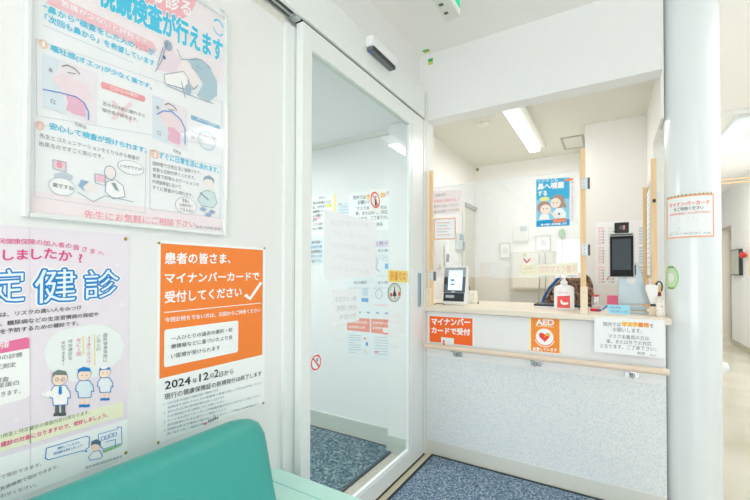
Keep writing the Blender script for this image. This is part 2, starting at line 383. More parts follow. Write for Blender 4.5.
# sliding door
d = bpy.data.objects.new('door_1', None); C.objects.link(d); d.location = (XD, 1.8, 0); d['kind'] = 'structure'
y0, y1 = 1.206, 2.458; X0, X1 = -1.135, XD
g = G()
g.box(X0, X1, y0, 1.263, .012, 2.308, DOORW, bev=.002); g.box(X0, X1, 2.252, y1-.036, .012, 2.308, DOORW, bev=.002)
g.box(X0+.004, X1-.006, y1-.036, y1-.016, .012, 2.308, M((222, 228, 222), .4)); g.box(X0, X1, y1-.016, y1, .012, 2.308, DOORW)
g.box(X0, X1, 1.263, 2.252, .012, .108, DOORW, bev=.002); g.box(X0, X1, 1.263, 2.252, 2.215, 2.308, DOORW, bev=.002)
link('frame', g, d)
g = G()
for a in ((1.263, 1.270, .108, 2.215), (2.214, 2.252, .108, 2.215)): g.box(XD-.022, XD-.004, *a, M((232, 240, 240), .3))
g.box(XD-.022, XD-.004, 1.27, 2.214, .108, .122, M((244, 248, 247), .3)); g.box(XD-.022, XD-.004, 1.27, 2.214, 2.205, 2.215, M((200, 212, 206), .3)); link('glazing_bead', g, d)
g = G(); g.box(-1.118, -1.114, 1.266, 2.25, .11, 2.212, DGLASS); link('glass_pane', g, d)
g = G(); g.box(XD-.001, XD+.004, 2.338, 2.384, 1.022, 1.248, M((150, 176, 192), .3), bev=.002); g.box(XD+.0041, XD+.0052, 2.384-.012, 2.384-.006, 1.03, 1.24, M((110, 120, 124), .4)); link('pull_handle', g, d)
sbox('trim_7', XW-.001, XD+.002, y1+.001, YB-.001, 0, 2.507, m=M((230, 232, 222), .5))
# floor guide
g = G(); g.box(-1.105, -1.088, 1.1, 2.45, .001, .006, M((60, 62, 58), .5)); g.box(-1.088, -1.072, 1.1, 2.47, .001, .008, M((212, 204, 176), .4)); g.box(-1.072, -1.054, 1.1, 2.47, .001, .006, M((222, 214, 190), .4)); struct('trim_8', g)
# round column
CX, CYc, CR = .378, 2.673, .1195
g = G(); g.cyl((CX, CYc, 0), (CX, CYc, H), CR, M((234, 241, 243), .22, .01, 20, 0, .5, .3), 96)
o = struct('column', g, smooth=True)

# ================================================================== MATS
def mat_obj(x0, x1, y0, y1, label, cols, sc_):
    t = thing('floor_mat', ((x0+x1)/2, (y0+y1)/2, .002), label, 'mat')
    g = G(); g.box(x0+.016, x1-.016, y0+.016, y1-.016, .002, .011, speckle(cols, sc_, .95, .6, 3)); link('pile', g, t)
    g = G(); B = M((46, 58, 66), .7)
    for a in ((x0, x1, y0, y0+.018), (x0, x1, y1-.018, y1), (x0, x0+.018, y0+.018, y1-.018), (x1-.018, x1, y0+.018, y1-.018)): g.box(*a, .0021, .012, B)
    link('border', g, t)
mat_obj(-1.048, .15, -.4, 2.462, 'blue-grey speckled floor mat in front of the reception counter', [(60, 82, 104), (92, 116, 140), (134, 154, 172), (190, 202, 210)], 85)
mat_obj(-3.6, -1.30, .5, 2.41, 'blue-grey speckled entrance mat seen through the glass sliding door', [(36, 62, 74), (66, 94, 108), (104, 130, 140), (160, 178, 176)], 60)

# ================================================================== LAMPS
def tube_lamp(label, x0, x1, y0, y1, z, glow, wing):
    t = thing('ceiling_lamp', ((x0+x1)/2, (y0+y1)/2, z), label, 'lamp')
    g = G(); g.box(x0-.012, x1+wing, y0-.03, y1-.02, z-.028, z, M((232, 234, 228), .5), bev=.004); link('housing', g, t)
    g = G(); g.box(x0, x1, y0, y1, z-.058, z-.026, glow, bev=.014, seg=3); link('diffuser', g, t, True)
GL = emit((1, 1, .98), 1.1)
tube_lamp('long white ceiling lamp glowing above the reception office', -.652, -.556, 2.75, 3.88, 2.45, GL, .05)
def twin_lamp(label, ya, yb):
    t = thing('ceiling_lamp', (1.33, (ya+yb)/2, H), label, 'lamp')
    g = G(); g.box(1.045, 1.63, ya, yb, H-.03, H, M((226, 234, 238), .5)); link('housing', g, t)
    for x in (1.15, 1.43): g = G(); g.box(x-.06, x+.05, ya+.1, yb-.05, H-.06, H-.031, GL, bev=.014, seg=3); link('tube', g, t, True)
    g = G(); g.box(1.02, 1.66, yb, yb+.06, H-.05, H-.001, WHITE); link('rim', g, t)
twin_lamp('wide twin-tube ceiling lamp over the corridor right of the column', 5.0, 6.3)
twin_lamp('twin-tube ceiling lamp over the hall beside the column', 2.3, 3.6)
twin_lamp('added twin-tube ceiling lamp out of view, lighting the hall near the bench', -1.8, -.5)  # unseen fixture added to go with the rear overhead fill

t = thing('smoke_detector', (-.865, 3.06, 2.45), 'round white smoke detector on the office ceiling', 'detector')
g = G(); g.lathe([(.052, 0), (.05, -.012), (.03, -.024), (.012, -.028)], (-.865, 3.06, 2.45), M((238, 238, 230), .4)); link('body', g, t, True)
t = thing('ceiling_hatch', (-.28, 3.93, 2.45), 'square metal framed hatch in the office ceiling', 'hatch')
g = G(); A = M((170, 174, 168), .4)
for a in ((-.375, -.19, 3.755, 3.775), (-.375, -.19, 4.1, 4.12), (-.375, -.355, 3.775, 4.1), (-.21, -.19, 3.775, 4.1)): g.box(*a, 2.443, 2.4499, A)
link('frame', g, t); g = G(); g.box(-.355, -.21, 3.775, 4.1, 2.4462, 2.4499, OFFC); link('panel', g, t)

# automatic door sensor
t = thing('door_sensor', (-1.0899, 1.83, 2.42), 'white box motion sensor with dark lens on the header above the sliding door', 'sensor')
g = G(); g.box(-1.0899, -1.045, 1.68, 1.945, 2.437, 2.49, M((244, 247, 250), .35), bev=.005); link('housing', g, t)
g = G(); g.box(-1.0899, -1.052, 1.688, 1.935, 2.418, 2.4372, M((112, 120, 120), .25), bev=.004); g.box(-1.052, -1.0485, 1.695, 1.93, 2.417, 2.437, BLACK); link('lens', g, t)
g = G(); g.box(-1.086, -1.072, 1.70, 1.718, 2.4155, 2.4182, M((60, 120, 190), .4)); link('indicator', g, t)
# exit sign
ex, ez = -.645, 2.55
t = thing('exit_sign', (ex-.03, 1.5, ez), 'green and white hanging exit sign near the ceiling', 'sign')
g = G(); g.box(ex-.075, ex, 1.45, 1.874, ez, ez+.20, M((226, 228, 220), .5), bev=.003); link('housing', g, t)
g = G(); g.box(ex, ex+.002, 1.46, 1.868, ez+.012, ez+.195, M((246, 250, 248), .4)); link('face', g, t)
g = G(); GR = emit(lin((20, 205, 150)), .25)
g.box(ex+.002, ex+.0035, 1.62, 1.862, ez+.035, ez+.19, GR); link('green_panel', g, t)
s = Flat(0, ex+.004, 1); k = Ink(s, t, .0004); k.poly(None, (245, 250, 248), 0, 'pictogram', [(1.70, 2.60), (1.73, 2.64), (1.76, 2.60), (1.745, 2.66), (1.77, 2.68), (1.73, 2.70), (1.69, 2.66)]); k.done()
g = G(); D = M((96, 104, 98), .6)
for y, wd in ((1.50, .03), (1.55, .02), (1.62, .028), (1.67, .02), (1.73, .022), (1.80, .02)): g.box(ex-.06, ex-.06+wd, y, y+.018, ez-.0012, ez-.0001, D)
g.box(ex-.045, ex-.03, 1.60, 1.612, ez-.0013, ez-.0002, M((70, 140, 190), .5)); link('label_print', g, t)
g = G(); g.cyl((ex-.037, 1.55, ez+.2), (ex-.037, 1.55, H), .008, WHITE); g.cyl((ex-.037, 1.80, ez+.2), (ex-.037, 1.80, H), .008, WHITE); link('hanger', g, t)
# inspection stickers
def sticker(label, f):
    g = G(); f(g); tag(link('inspection_sticker', g), label, 'sticker')
GS, YS = M((70, 176, 96), .5), M((216, 208, 92), .5)
def f1(g): g.box(-1.105, -1.06, 2.425, 2.445, H-.0012, H-.0002, GS); g.box(-1.105, -1.06, 2.447, 2.462, H-.0012, H-.0002, YS)
def f2(g): g.box(-1.09, -1.055, YB-.0012, YB-.0002, 2.735, 2.758, GS); g.box(-1.09, -1.055, YB-.0012, YB-.0002, 2.715, 2.733, YS)
def f3(g): g.box(-1.295, -1.265, 4.3085, 4.3097, 2.415, 2.435, M((60, 130, 80), .5)); g.box(-1.295, -1.265, 4.3085, 4.3097, 2.40, 2.414, YS)
sticker('green and yellow sticker on the hall ceiling in the corner above the door', f1)
sticker('green and yellow sticker high on the white beam, just below the ceiling', f2)
sticker('small green sticker in the top corner of the office back wall', f3)

# ================================================================== COUNTER
g = G(); g.box(-1.099, .265, 2.455, 2.60, .985, 1.018, COUNTER, bev=.004)
g.box(-1.31, .236, 2.6001, 3.20, .985, 1.018, COUNTER, bev=.002)
tag(link('reception_counter', g), 'pale wooden reception counter top over the speckled front panel', 'counter')
g = G(); g.box(-1.31, .236, 2.62, 3.18, 0, .984, M((232, 230, 220), .5)); tag(link('counter_cabinet', g), 'plain white cabinet behind the reception wall under the counter', 'cabinet')
# handrail
t = thing('handrail', (-.4, 2.42, .74), 'round pale wooden handrail on steel brackets along the reception wall', 'handrail')
g = G(); g.cyl((-1.085, 2.425, .752), (.222, 2.425, .752), .0165, RAILW, 28); link('rail', g, t, True)
g = G(); g.cyl((.2221, 2.425, .752), (.25, 2.425, .752), .0185, M((234, 220, 200), .4), 28, .017); link('end_cap', g, t, True)
for x in (-.873, -.383, .096):
    g = G(); g.cyl((x, YB-.008, .704), (x, YB-.0005, .704), .031, CHROME, 28); g.cyl((x, YB-.014, .704), (x, YB-.0081, .704), .014, M((150, 158, 160), .3, .02, 30, .8), 20); g.tube([(x, YB-.012, .704), (x, 2.447, .699), (x, 2.43, .708), (x, 2.425, .732)], .0065, CHROME); g.box(x-.024, x+.024, 2.415, 2.436, .7305, .7365, CHROME, bev=.001)
    link('bracket', g, t, True)
g = G(); g.lathe([(.004, -.028), (.02, -.025), (.026, -.008), (.026, .008), (.02, .025), (.004, .028)], (.530, 2.83, .73), WHITE); g.cyl((.40, 2.83, .73), (.515, 2.83, .73), .016, WHITE)
tag(link('corridor_handrail', g, smooth=True), 'rounded white handrail end poking out low behind the round column', 'handrail')

# ================================================================== SCREEN POSTS
def post(label, x0, x1, y0, y1, ztop, foot, clasps, side=1):
    t = thing('wooden_post', ((x0+x1)/2, (y0+y1)/2, 1.018), label, 'post')
    zf = foot[2]
    g = G(); g.box(x0, x1, y0, y1, 1.0185, ztop, PINE, bev=.0015); link('upright', g, t)
    g = G(); g.box(foot[0], foot[1], y0-.012, y0-.0002, 1.0185, zf, PALEP, bev=.001); g.cyl(((foot[0]+foot[1])/2, y0-.014, zf-.03), ((foot[0]+foot[1])/2, y0-.0118, zf-.03), .0025, BRASS, 10); g.cyl(((foot[0]+foot[1])/2, y0-.014, zf-.10), ((foot[0]+foot[1])/2, y0-.0118, zf-.10), .0025, BRASS, 10); link('foot_block', g, t)
    for z in clasps:
        g = G(); g.box(x0+.006, x1+.012, y0-.010, y0-.0003, z-.035, z+.03, M((226, 234, 240), .3), bev=.004); g.box(x1+.0122, x1+.022, y0-.012, y0+.02, z-.035, z+.028, M((92, 98, 90), .35), bev=.003)
        for q in (-.02, 0, .02): g.cyl((x0+.02, y0-.0125, z+q), (x0+.02, y0-.0098, z+q), .003, M((140, 150, 160), .3), 8)
        link('clasp', g, t)
post('slim wooden post at the left end of the counter beside the door', -1.083, -1.057, 2.49, 2.513, 1.965, (-1.096, -1.062, 1.145), (1.23,))
post('slim wooden post in the middle of the counter holding the clear screen', -.146, -.119, 2.49, 2.513, 1.965, (-.147, -.110, 1.175), (1.765, 1.385))
def sidepost(label, x, y, zt):
    t = thing('wooden_post', (x, y, 1.018), label, 'post')
    g = G(); g.box(x-.013, x+.013, y-.012, y+.012, 1.0185, zt, PINE, bev=.0015); link('upright', g, t)
    return t
t = sidepost('wooden post standing on the counter right beside the round column', .212, 2.68, 1.90)
g = G(); g.box(.224, .238, 2.663, 2.675, 1.67, 1.71, M((226, 232, 236), .3), bev=.002); g.box(.206, .219, 2.655, 2.667, 1.65, 1.668, BLACK, bev=.002); link('clasp', g, t)
t = sidepost('shorter wooden post at the back of the counter between notices', .200, 3.14, 1.825)
g = G(); g.box(.178, .216, 3.112, 3.1275, 1.0185, 1.20, PINE, bev=.001); link('foot_block', g, t)
t = thing('side_screen', (.206, 2.9, 1.02), 'clear side screen between the two right-hand wooden posts', 'screen')
g = G(); g.box(.204, .208, 2.694, 3.126, 1.22, 1.80, ACR); link('pane', g, t)
t = thing('acrylic_screen', (-.6, 2.52, 1.22), 'large clear acrylic screen standing over the reception counter', 'screen')
g = G(); g.box(-1.056, -.147, 2.499, 2.503, 1.222, 1.843, ACR); link('pane', g, t)
g = G(); g.box(-1.056, -.147, 2.4985, 2.5035, 1.8431, 1.8465, M((236, 242, 244), .2)); link('edge_strip', g, t)

# ================================================================== FRAMED POSTER (left wall)
WL = Flat(0, XW, 1)
CY_, PK, PKL, GRY = (0, 200, 236), (246, 164, 178), (246, 222, 228), (112, 118, 124)
u0, v0 = .326, 1.376; u1, v1 = .871, 2.150
t = thing('framed_poster', (XW+.01, .6, v0), 'large silver-framed endoscopy poster with cyan Japanese heading high on the wall', 'poster')
g = G(); fw = .012
for a in ((u0, u0+fw, v0, v1), (u1-fw, u1, v0, v1), (u0+fw, u1-fw, v0, v0+fw), (u0+fw, u1-fw, v1-fw, v1)): g.box(XW+.0005, XW+.018, *a, M((236, 242, 242), .25, .01, 30, .3), bev=.003)
link('frame', g, t)
g = G(); g.box(XW+.001, XW+.004, u0+fw, u1-fw, v0+fw, v1-fw, M((244, 248, 250), .6, .01)); link('sheet', g, t)
g = G(); g.box(XW+.0135, XW+.0150, u0+fw, u1-fw, v0+fw, v1-fw, PANE); link('glazing', g, t)
for y in (u1-.02, u0+.02):
    g = G(); g.box(XW+.001, XW+.012, y-.008, y+.008, v1+.0005, v1+.012, ALU); link('hanger', g, t)
k = Ink(Flat(0, XW, 1), t, .0046)
S = k.s
k.uvrect(u0+fw, u1-fw, v0+fw, 1.438, (246, 236, 240), 0, 'backdrop')
k.uvrect(u0+fw, u1-fw, 1.905, v1-fw, (246, 239, 243), 0, 'backdrop')
k.poly([(98, 0), (196, 0), (190, 14), (176, 23), (150, 12)], (247, 182, 192), 1, 'heading_bubble')
k.text('っ診る', (151, 2), (190, 18), (255, 255, 255), 17, .03, 2, 'heading_lettering')
k.text('視鏡検査が行えます', (97, 5), (221, 63), (255, 255, 255), 29, .09, 3, 'heading_outline')
k.text('視鏡検査が行えます', (97, 5), (221, 63), CY_, 29, .045, 4, 'heading_lettering')
k.poly([(48, -2), (60, -2), (152, 43), (156, 50), (153, 54), (143, 50), (46, 4)], (246, 198, 208), 1, 'heading_bubble')
k.text('苦痛が少ないと評判です', (60, 6), (146, 46), (255, 255, 255), 6.5, .02, 2)
k.text('“鼻から”検査をした人の', (42.5, 11.5), (133, 48.6), CY_, 7.4, .02, 2)
k.text('95%', (134, 49), (146.5, 53), PK, 7.5, .02, 2); k.text('が', (147.5, 54), (153, 57), CY_, 7, .02, 2)
k.text('「次回も鼻から」を希望しています', (44, 21.5), (153.5, 67), CY_, 7.4, .02, 2)
k.line([(43, 26), (132, 63)], .6, (186, 212, 230), 1)
for c, ch, col in (((42.5, 44.5), '1', (252, 214, 184)), ((39, 126), '2', (248, 208, 200)), ((154, 154.5), '3', (250, 212, 196))):
    k.oval(c, 4.6, 4.6, col, 1, 'number_badge'); k.text(ch, (c[0]-1, c[1]+2.6), (c[0]+1, c[1]+3), (255, 255, 255), 5, .02, 2)
k.text('嘔吐感(オエッ)が少なく楽です。', (50, 52.5), (151, 91), CY_, 7.5, .02, 2)
def mouth(x, y, s2, w, h, dy):
    def q(a, b): return (x+a*w, y+b*h+a*dy)
    k.poly([q(0, 0), q(1, 0), q(1, 1), q(0, 1)], (240, 236, 242), 1, 'diagram'); k.poly([q(0, 0), q(.33, 0), q(.2, .35), q(.33, .6), q(.45, 1), q(0, 1)], (222, 236, 245), 2, 'diagram')
    k.poly([q(.33, .25), q(.8, .3), q(.88, .6), q(.6, .62), q(.3, .55), q(.15, .42)], (244, 226, 233), 3, 'diagram')
    k.poly([q(.42, .62), q(.6, .58), q(.78, .66), q(.78, .92), q(.55, .93), q(.43, .9), q(.47, .75)], (238, 186, 210), 4, 'diagram')
    if s2: P = [q(.0, .68), q(.3, .63), q(.62, .6), q(.76, .66), q(.84, .8), q(.84, .95)]
    else: P = [q(.12, .42), q(.3, .28), q(.55, .22), q(.8, .32), q(.92, .5), q(.92, .86)]
    k.line(P, 1.2, (96, 152, 220), 5, 'diagram'); k.line([q(.35, .12), q(.45, .06), q(.6, .08), q(.68, .15)], 1, (120, 112, 114), 5, 'diagram'); k.line([q(.45, .2), q(.6, .17)], .8, (120, 112, 114), 5, 'diagram')
    k.text('鼻', q(.1, .30), q(.18, .31), GRY, 4, 0, 5); k.text('口', q(.14, .88), q(.22, .89), GRY, 4, 0, 5); k.text('舌根部', q(.58, 1.14), q(.8, 1.15), GRY, 3.5, 0, 5)
mouth(42, 54, 1, 54, 53, 19); mouth(151.6, 95, 0, 35, 43, 14)
k.poly([(101, 82), (143.5, 96.5), (144.5, 100), (143, 102.5), (101, 88.5), (100, 85)], (244, 160, 166), 1, 'heading_bubble'); k.text('口からの場合', (110, 90), (137, 98.5), (255, 255, 255), 3.8, 0, 2)
k.poly([(190, 115), (219, 126), (219.5, 130), (190, 119.5)], (130, 186, 220), 1, 'heading_bubble'); k.text('鼻からの場合', (196, 120), (215, 127), (255, 255, 255), 2.6, 0, 2)
k.line([(112, 102), (130, 122)], 3.2, (247, 222, 226), 1); k.line([(130, 104), (112, 119)], 3.2, (247, 222, 226), 1.5)
k.text('舌の付け根に触れると', (101.5, 105.5), (144, 118), GRY, 4, 0, 2); k.text('嘔吐感が起きます。', (101.5, 112), (137, 122.5), GRY, 4, 0, 2)
k.oval((206, 141), 9, 10, (206, 228, 240), 1, 'diagram', hole=.78)
k.text('スコープが舌の付け根に', (190, 133), (217, 141.5), GRY, 3, 0, 2); k.text('触れません。', (190, 138.5), (205, 143), GRY, 3, 0, 2)
def rr(pts, lay=1, col=(196, 208, 220)): k.line(pts, .5, col, lay, 'box_outline', True)
rr([(35, 40), (221, 103), (220, 147), (36, 116)]); rr([(34, 123), (145, 149), (144, 213), (34, 197)]); rr([(149, 150), (220, 167), (219, 218), (149, 209)])
k.text('安心して検査が受けられます。', (48.5, 129.5), (145.5, 153.5), CY_, 7, .02, 2)
k.text('先生とコミュニケーションをとりながら検査が', (38.5, 138), (138.5, 161), GRY, 5, 0, 2); k.text('出来るのですごく安心です。', (38, 146), (102.5, 159.5), GRY, 5, 0, 2)
k.text('すぐに日常生活に戻れます。', (158, 158.5), (217.5, 173.5), CY_, 6.5, .02, 2)
for i, (tx, xe) in enumerate((('短時間で日常生活に復帰できて、', 200), ('食事も比較的早くとれます。', 194), ('普通下剤等もセデーションの', 198), ('内視鏡検査に比べて', 180), ('すぐに検査から帰れます。', 192))):
    k.text(tx, (151.5, 165.5+i*6), (xe, 165.5+i*6+(xe-151.5)*.2), GRY, 4.2, 0, 2)
k.text('先生にお気軽にご相談下さい', (83, 218.5), (194, 228), PK, 8.5, .01, 2)
k.text('監修 内視鏡 医学会', (195, 228), (222, 230.5), GRY, 2.4, 0, 2)
k.oval((217.5, 28), 5.5, 8, CY_, 1, 'logo_ring', a0=20, a1=150, hole=.78); k.oval((217.5, 28), 5.5, 8, CY_, 1, 'logo_ring', a0=200, a1=330, hole=.84)
# woman and scope drawing
SKIN, HAIRC, LN = (248, 241, 239), (176, 206, 220), (146, 170, 190)
k.poly([(170, 45), (180, 62), (180, 75), (165, 72), (155, 70), (160, 56), (166, 44)], (242, 226, 236), 1, 'woman_drawing')
k.poly([(186, 60), (196, 58), (208, 66), (216, 82), (216, 96), (208, 102), (196, 96), (202, 84), (190, 66)], HAIRC, 3, 'woman_drawing')
k.poly([(180, 62), (190, 60), (204, 66), (206, 76), (198, 82), (193, 90), (184, 84), (176, 70)], SKIN, 2, 'woman_drawing')
k.poly([(163, 75), (182, 72), (188, 80), (186, 90), (178, 88), (164, 84)], (252, 252, 252), 4, 'woman_drawing'); k.line([(163, 75), (182, 72), (188, 80), (186, 90), (178, 88), (164, 84)], .7, LN, 5, 'woman_drawing', True)
for P in ([(176, 50), (180, 60), (186, 60), (200, 60), (210, 70)], [(190, 68), (196, 72)], [(194, 66), (200, 70)], [(186, 80), (192, 90), (197, 86)], [(180, 82), (184, 98)], [(165, 86), (190, 96), (212, 104)], [(166, 44), (160, 62), (154, 72)], [(162, 48), (156, 66)]): k.line(P, .8, LN, 6, 'woman_drawing')
k.oval((167, 46), 4, 5, (150, 176, 200), 6, 'woman_drawing'); k.oval((163, 58), 1.5, 2, (60, 140, 190), 6, 'woman_drawing'); k.oval((187, 90), 3, 5, (160, 190, 208), 6, 'woman_drawing')
# lower doctor and patient drawing
k.rect((52, 160), (65, 170), (244, 216, 226), 2, 'clinic_drawing'); k.oval((58.5, 165), 3, 3.5, (238, 160, 180), 3, 'clinic_drawing'); k.line([(52, 160), (65, 162.5), (65, 172), (52, 169)], .6, LN, 3, 'clinic_drawing', True)
k.poly([(53, 174), (63, 172), (72, 176), (71, 181), (53, 178)], (196, 208, 218), 2, 'clinic_drawing'); k.rect((94, 174), (104, 183), (244, 200, 216), 2, 'clinic_drawing'); k.line([(94, 174), (104, 176), (104, 186), (94, 183)], .6, LN, 3, 'clinic_drawing', True)
k.oval((61, 187), 13, 9, (170, 190, 205), 3, 'clinic_drawing'); k.oval((61, 187), 12.4, 8.4, (248, 252, 253), 4, 'clinic_drawing'); k.text('楽ですね', (51.5, 187), (72.5, 191), (80, 84, 90), 4.5, .01, 5)
k.oval((130, 168), 13, 7, (170, 190, 205), 3, 'clinic_drawing'); k.oval((130, 168), 12.4, 6.5, (248, 252, 253), 4, 'clinic_drawing'); k.text('いかがですか?', (119, 167.5), (141, 171.5), GRY, 3.6, 0, 5)
k.poly([(78, 184), (84, 181), (92, 184), (93, 192), (84, 192)], SKIN, 3, 'clinic_drawing'); k.poly([(77, 186), (80, 180), (88, 182), (82, 187), (84, 192)], (140, 180, 215), 4, 'clinic_drawing')
k.line([(76, 192), (86, 198), (92, 202), (104, 196), (118, 199), (132, 202)], .7, LN, 4, 'clinic_drawing'); k.oval((109, 173), 6, 7, SKIN, 3, 'clinic_drawing'); k.oval((109, 173), 6, 7, LN, 4, 'clinic_drawing', hole=.88)
k.poly([(105, 182), (114, 180), (122, 186), (124, 197), (112, 199), (104, 192)], (252, 253, 254), 3, 'clinic_drawing'); k.line([(105, 182), (114, 180), (122, 186), (124, 197), (112, 199), (104, 192)], .7, LN, 4, 'clinic_drawing', True); k.poly([(110, 183), (114, 183), (118, 192), (114, 190)], (130, 160, 175), 5, 'clinic_drawing')
# eating man
k.oval((185, 206), 10.5, 8.5, (180, 196, 208), 3, 'clinic_drawing'); k.oval((185, 206), 10, 8, (250, 252, 253), 4, 'clinic_drawing')
for i, tx in enumerate(('食事も', '比較的早く', 'できるね!!')): k.text(tx, (178.5 if i else 181, 202+i*4.6), (191.5 if i else 188, 203.8+i*4.6), (80, 84, 90), 3.6, 0, 5)
k.oval((207.5, 183), 4.6, 7.5, SKIN, 3, 'clinic_drawing'); k.poly([(202, 181), (203, 177), (208, 175.5), (212.5, 179), (213, 184), (210.5, 180), (205, 179)], (140, 165, 185), 5, 'clinic_drawing')
k.poly([(200, 193), (206, 190.5), (213, 193), (216, 203), (212, 208), (201, 206), (197, 200)], (214, 236, 236), 3, 'clinic_drawing'); k.line([(200, 193), (206, 190.5), (213, 193), (216, 203), (212, 208), (201, 206), (197, 200)], .6, LN, 4, 'clinic_drawing', True); k.line([(199, 193), (207, 200)], .9, (60, 100, 150), 6, 'clinic_drawing')
for c in ((202, 209.5), (211, 212), (207, 215)): k.oval(c, 3, 1.9, (150, 180, 215), 5, 'clinic_drawing')
k.done()

# ================================================================== PINK HEALTH CHECK POSTER
LV = (236, 222, 236)
a = WL.uv(129.5, 235.0); b = WL.uv(127.8, 455.5); L0 = .02
t, k = sheet('health_check_poster', WL, None, 'lilac health check poster with big blue outlined characters, left of the orange poster', 'poster', M((236, 229, 239), .6, .01), uvs=[(L0, a[1]), (a[0], a[1]), (a[0], b[1]), (L0, b[1])])
MG, BLU, SK2 = (228, 76, 140), (36, 134, 208), (250, 226, 208)
k.uvrect(L0, a[0], b[1], WL.uv(127, 419)[1], (244, 250, 250), 0, 'backdrop')
def arc(tx, pts, col, h, off=.01):
    n = len(tx); P = pts
    for i, ch in enumerate(tx):
        s_ = i/n*(len(P)-1); j = min(int(s_), len(P)-2); f = s_-j; x = P[j][0]+(P[j+1][0]-P[j][0])*f+h*.45; y = P[j][1]+(P[j+1][1]-P[j][1])*f
        u, v = WL.uv(x, y-h*.5); em = abs(WL.uv(x, y-h)[1]-WL.uv(x, y)[1])*1.05
        vs, fs = glyphs(ch, 0); xm = (min(q[0] for q in vs)+max(q[0] for q in vs))/2; vs, fs = thick(vs, fs, off)
        k.put('heading_lettering', [(u+(q[0]-xm)*em, v+(q[1]-.36)*em, q[2]) for q in vs], fs, col, 2)
arc('民健康保険の加入者の皆さまへ', [(-1, 244), (34, 245), (68, 249), (106, 258)], MG, 5.8, 0)
arc('しましたか?', [(3, 261), (45, 259.5), (90, 266)], MG, 11.5, .02)
for ch, x0, x1, y0, y1 in (('定', -8, 24, 304, 301), ('健', 34, 75, 304, 300), ('診', 84, 118, 299.5, 296.5)):
    hh = 34 if ch != '診' else 29
    k.text(ch, (x0, y0), (x1, y1), (255, 255, 255), hh, .09, 1, 'heading_outline'); k.text(ch, (x0, y0), (x1, y1), BLU, hh, .05, 2, 'heading_outline'); k.text(ch, (x0, y0), (x1, y1), (232, 247, 254), hh, .0, 3, 'heading_lettering')
DK = (74, 78, 86)
k.text('診は、リスクの高い人をみつけ', (-8, 318), (81, 309.5), DK, 5, .01, 2); k.text('症、糖尿病などの生活習慣病の発症や', (-8, 327), (98, 316), DK, 5, .01, 2); k.text('化を予防するための健診です。', (-8, 335), (78, 325), DK, 5, .01, 2)
k.poly([(-10, 345), (27, 337), (29, 339), (29.5, 395), (26, 398), (-10, 408)], (248, 250, 250), 1, 'table_box'); k.poly([(-10, 345), (27, 337), (29, 339), (29, 348), (-10, 355)], (236, 120, 165), 2, 'table_box'); k.text('内容', (-2, 349), (8.5, 347), (255, 255, 255), 6.5, .02, 3)
for tx, x1, y0, y1 in (('師の診察', 22, 361, 356.5), ('圧測定', 15.5, 370, 366.5), ('検査', 8.5, 383, 381), ('/尿蛋白', 18.5, 389, 384.5), ('できます。', 20, 398, 393)): k.text(tx, (-6, y0), (x1, y1), GRY, 5, 0, 3)
k.poly([(44, 352), (48, 340), (58, 331), (75, 327), (92, 324), (108, 326), (120, 334), (124, 345), (121, 358), (112, 366), (106, 374), (90, 378), (72, 382), (58, 376), (52, 372), (46, 364)], (236, 244, 243), 1, 'speech_cloud')
for tx, x, y0, y1, col in (('国民健康保険に', 105, 333, 362, GRY), ('ご加入の', 98, 335, 351, GRY), ('40歳以上の方は、', 88.5, 336, 366, MG), ('年に1回', 78.5, 338, 356, MG), ('特定健診を', 70, 339, 360, GRY), ('受診できます。', 63, 341, 366, GRY)): k.vtext(tx, (x, y0), (x, y1), col, 2)
k.line([(94, 334), (94.5, 365)], .8, (236, 220, 120), 2, 'speech_cloud'); k.line([(82.5, 336), (83, 354)], .8, (236, 220, 120), 2, 'speech_cloud')
def toon(x, y, hh, hair, coat, legs, glasses, dl):
    # x,y = top of the head in pixels, hh = head height
    k.oval((x, y+hh*.52), hh*.50, hh*.46, BLU, 2, 'people_drawing'); k.oval((x, y+hh*.54), hh*.46, hh*.42, SK2, 3, 'people_drawing')
    k.poly([(x-hh*.5, y+hh*.5), (x-hh*.46, y+hh*.16), (x-.1*hh, y-.03*hh), (x+hh*.36, y+.06*hh), (x+hh*.52, y+hh*.42), (x+hh*.38, y+hh*.30), (x-.3*hh, y+hh*.30)], hair, 4, 'people_drawing')
    for e in (-.18, .16): k.oval((x+e*hh, y+hh*.58), .35, .6, (60, 70, 80), 5, 'people_drawing')
    if glasses:
        for e in (-.2, .18): k.oval((x+e*hh, y+hh*.58), 1.9, 2, GRY, 5, 'people_drawing', hole=.8)
    P = [(x-hh*.35, y+hh*.97), (x+hh*.35, y+hh*.95), (x+hh*.62, y+hh*1.35), (x+hh*.66, y+hh*1.75), (x+hh*.50, y+hh*1.7), (x+hh*.46, y+hh*2.15), (x-hh*.42, y+hh*2.2), (x-hh*.46, y+hh*1.75), (x-hh*.62, y+hh*1.7), (x-hh*.6, y+hh*1.35)]
    k.poly(P, coat, 2, 'people_drawing'); k.line(P, .7, BLU, 3, 'people_drawing', True)
    for e in (-.3, .08):
        k.poly([(x+e*hh, y+hh*2.2), (x+(e+.26)*hh, y+hh*2.18), (x+(e+.26)*hh, y+hh*2.7), (x+(e)*hh, y+hh*2.72)], legs, 2, 'people_drawing'); k.poly([(x+(e-.08)*hh, y+hh*2.68), (x+(e+.3)*hh, y+hh*2.64), (x+(e+.3)*hh, y+hh*2.84), (x+(e-.12)*hh, y+hh*2.88)], dl, 3, 'people_drawing')
toon(59.5, 370, 16, (124, 136, 130), (250, 252, 252), (96, 112, 112), True, (84, 96, 96)); k.poly([(58.5, 386), (61, 386), (61.5, 393), (59.5, 395), (58, 393)], BLU, 4, 'people_drawing'); k.poly([(50, 389), (44, 393), (41, 392), (41, 395), (46, 397), (52, 396)], (250, 252, 252), 4, 'people_drawing')
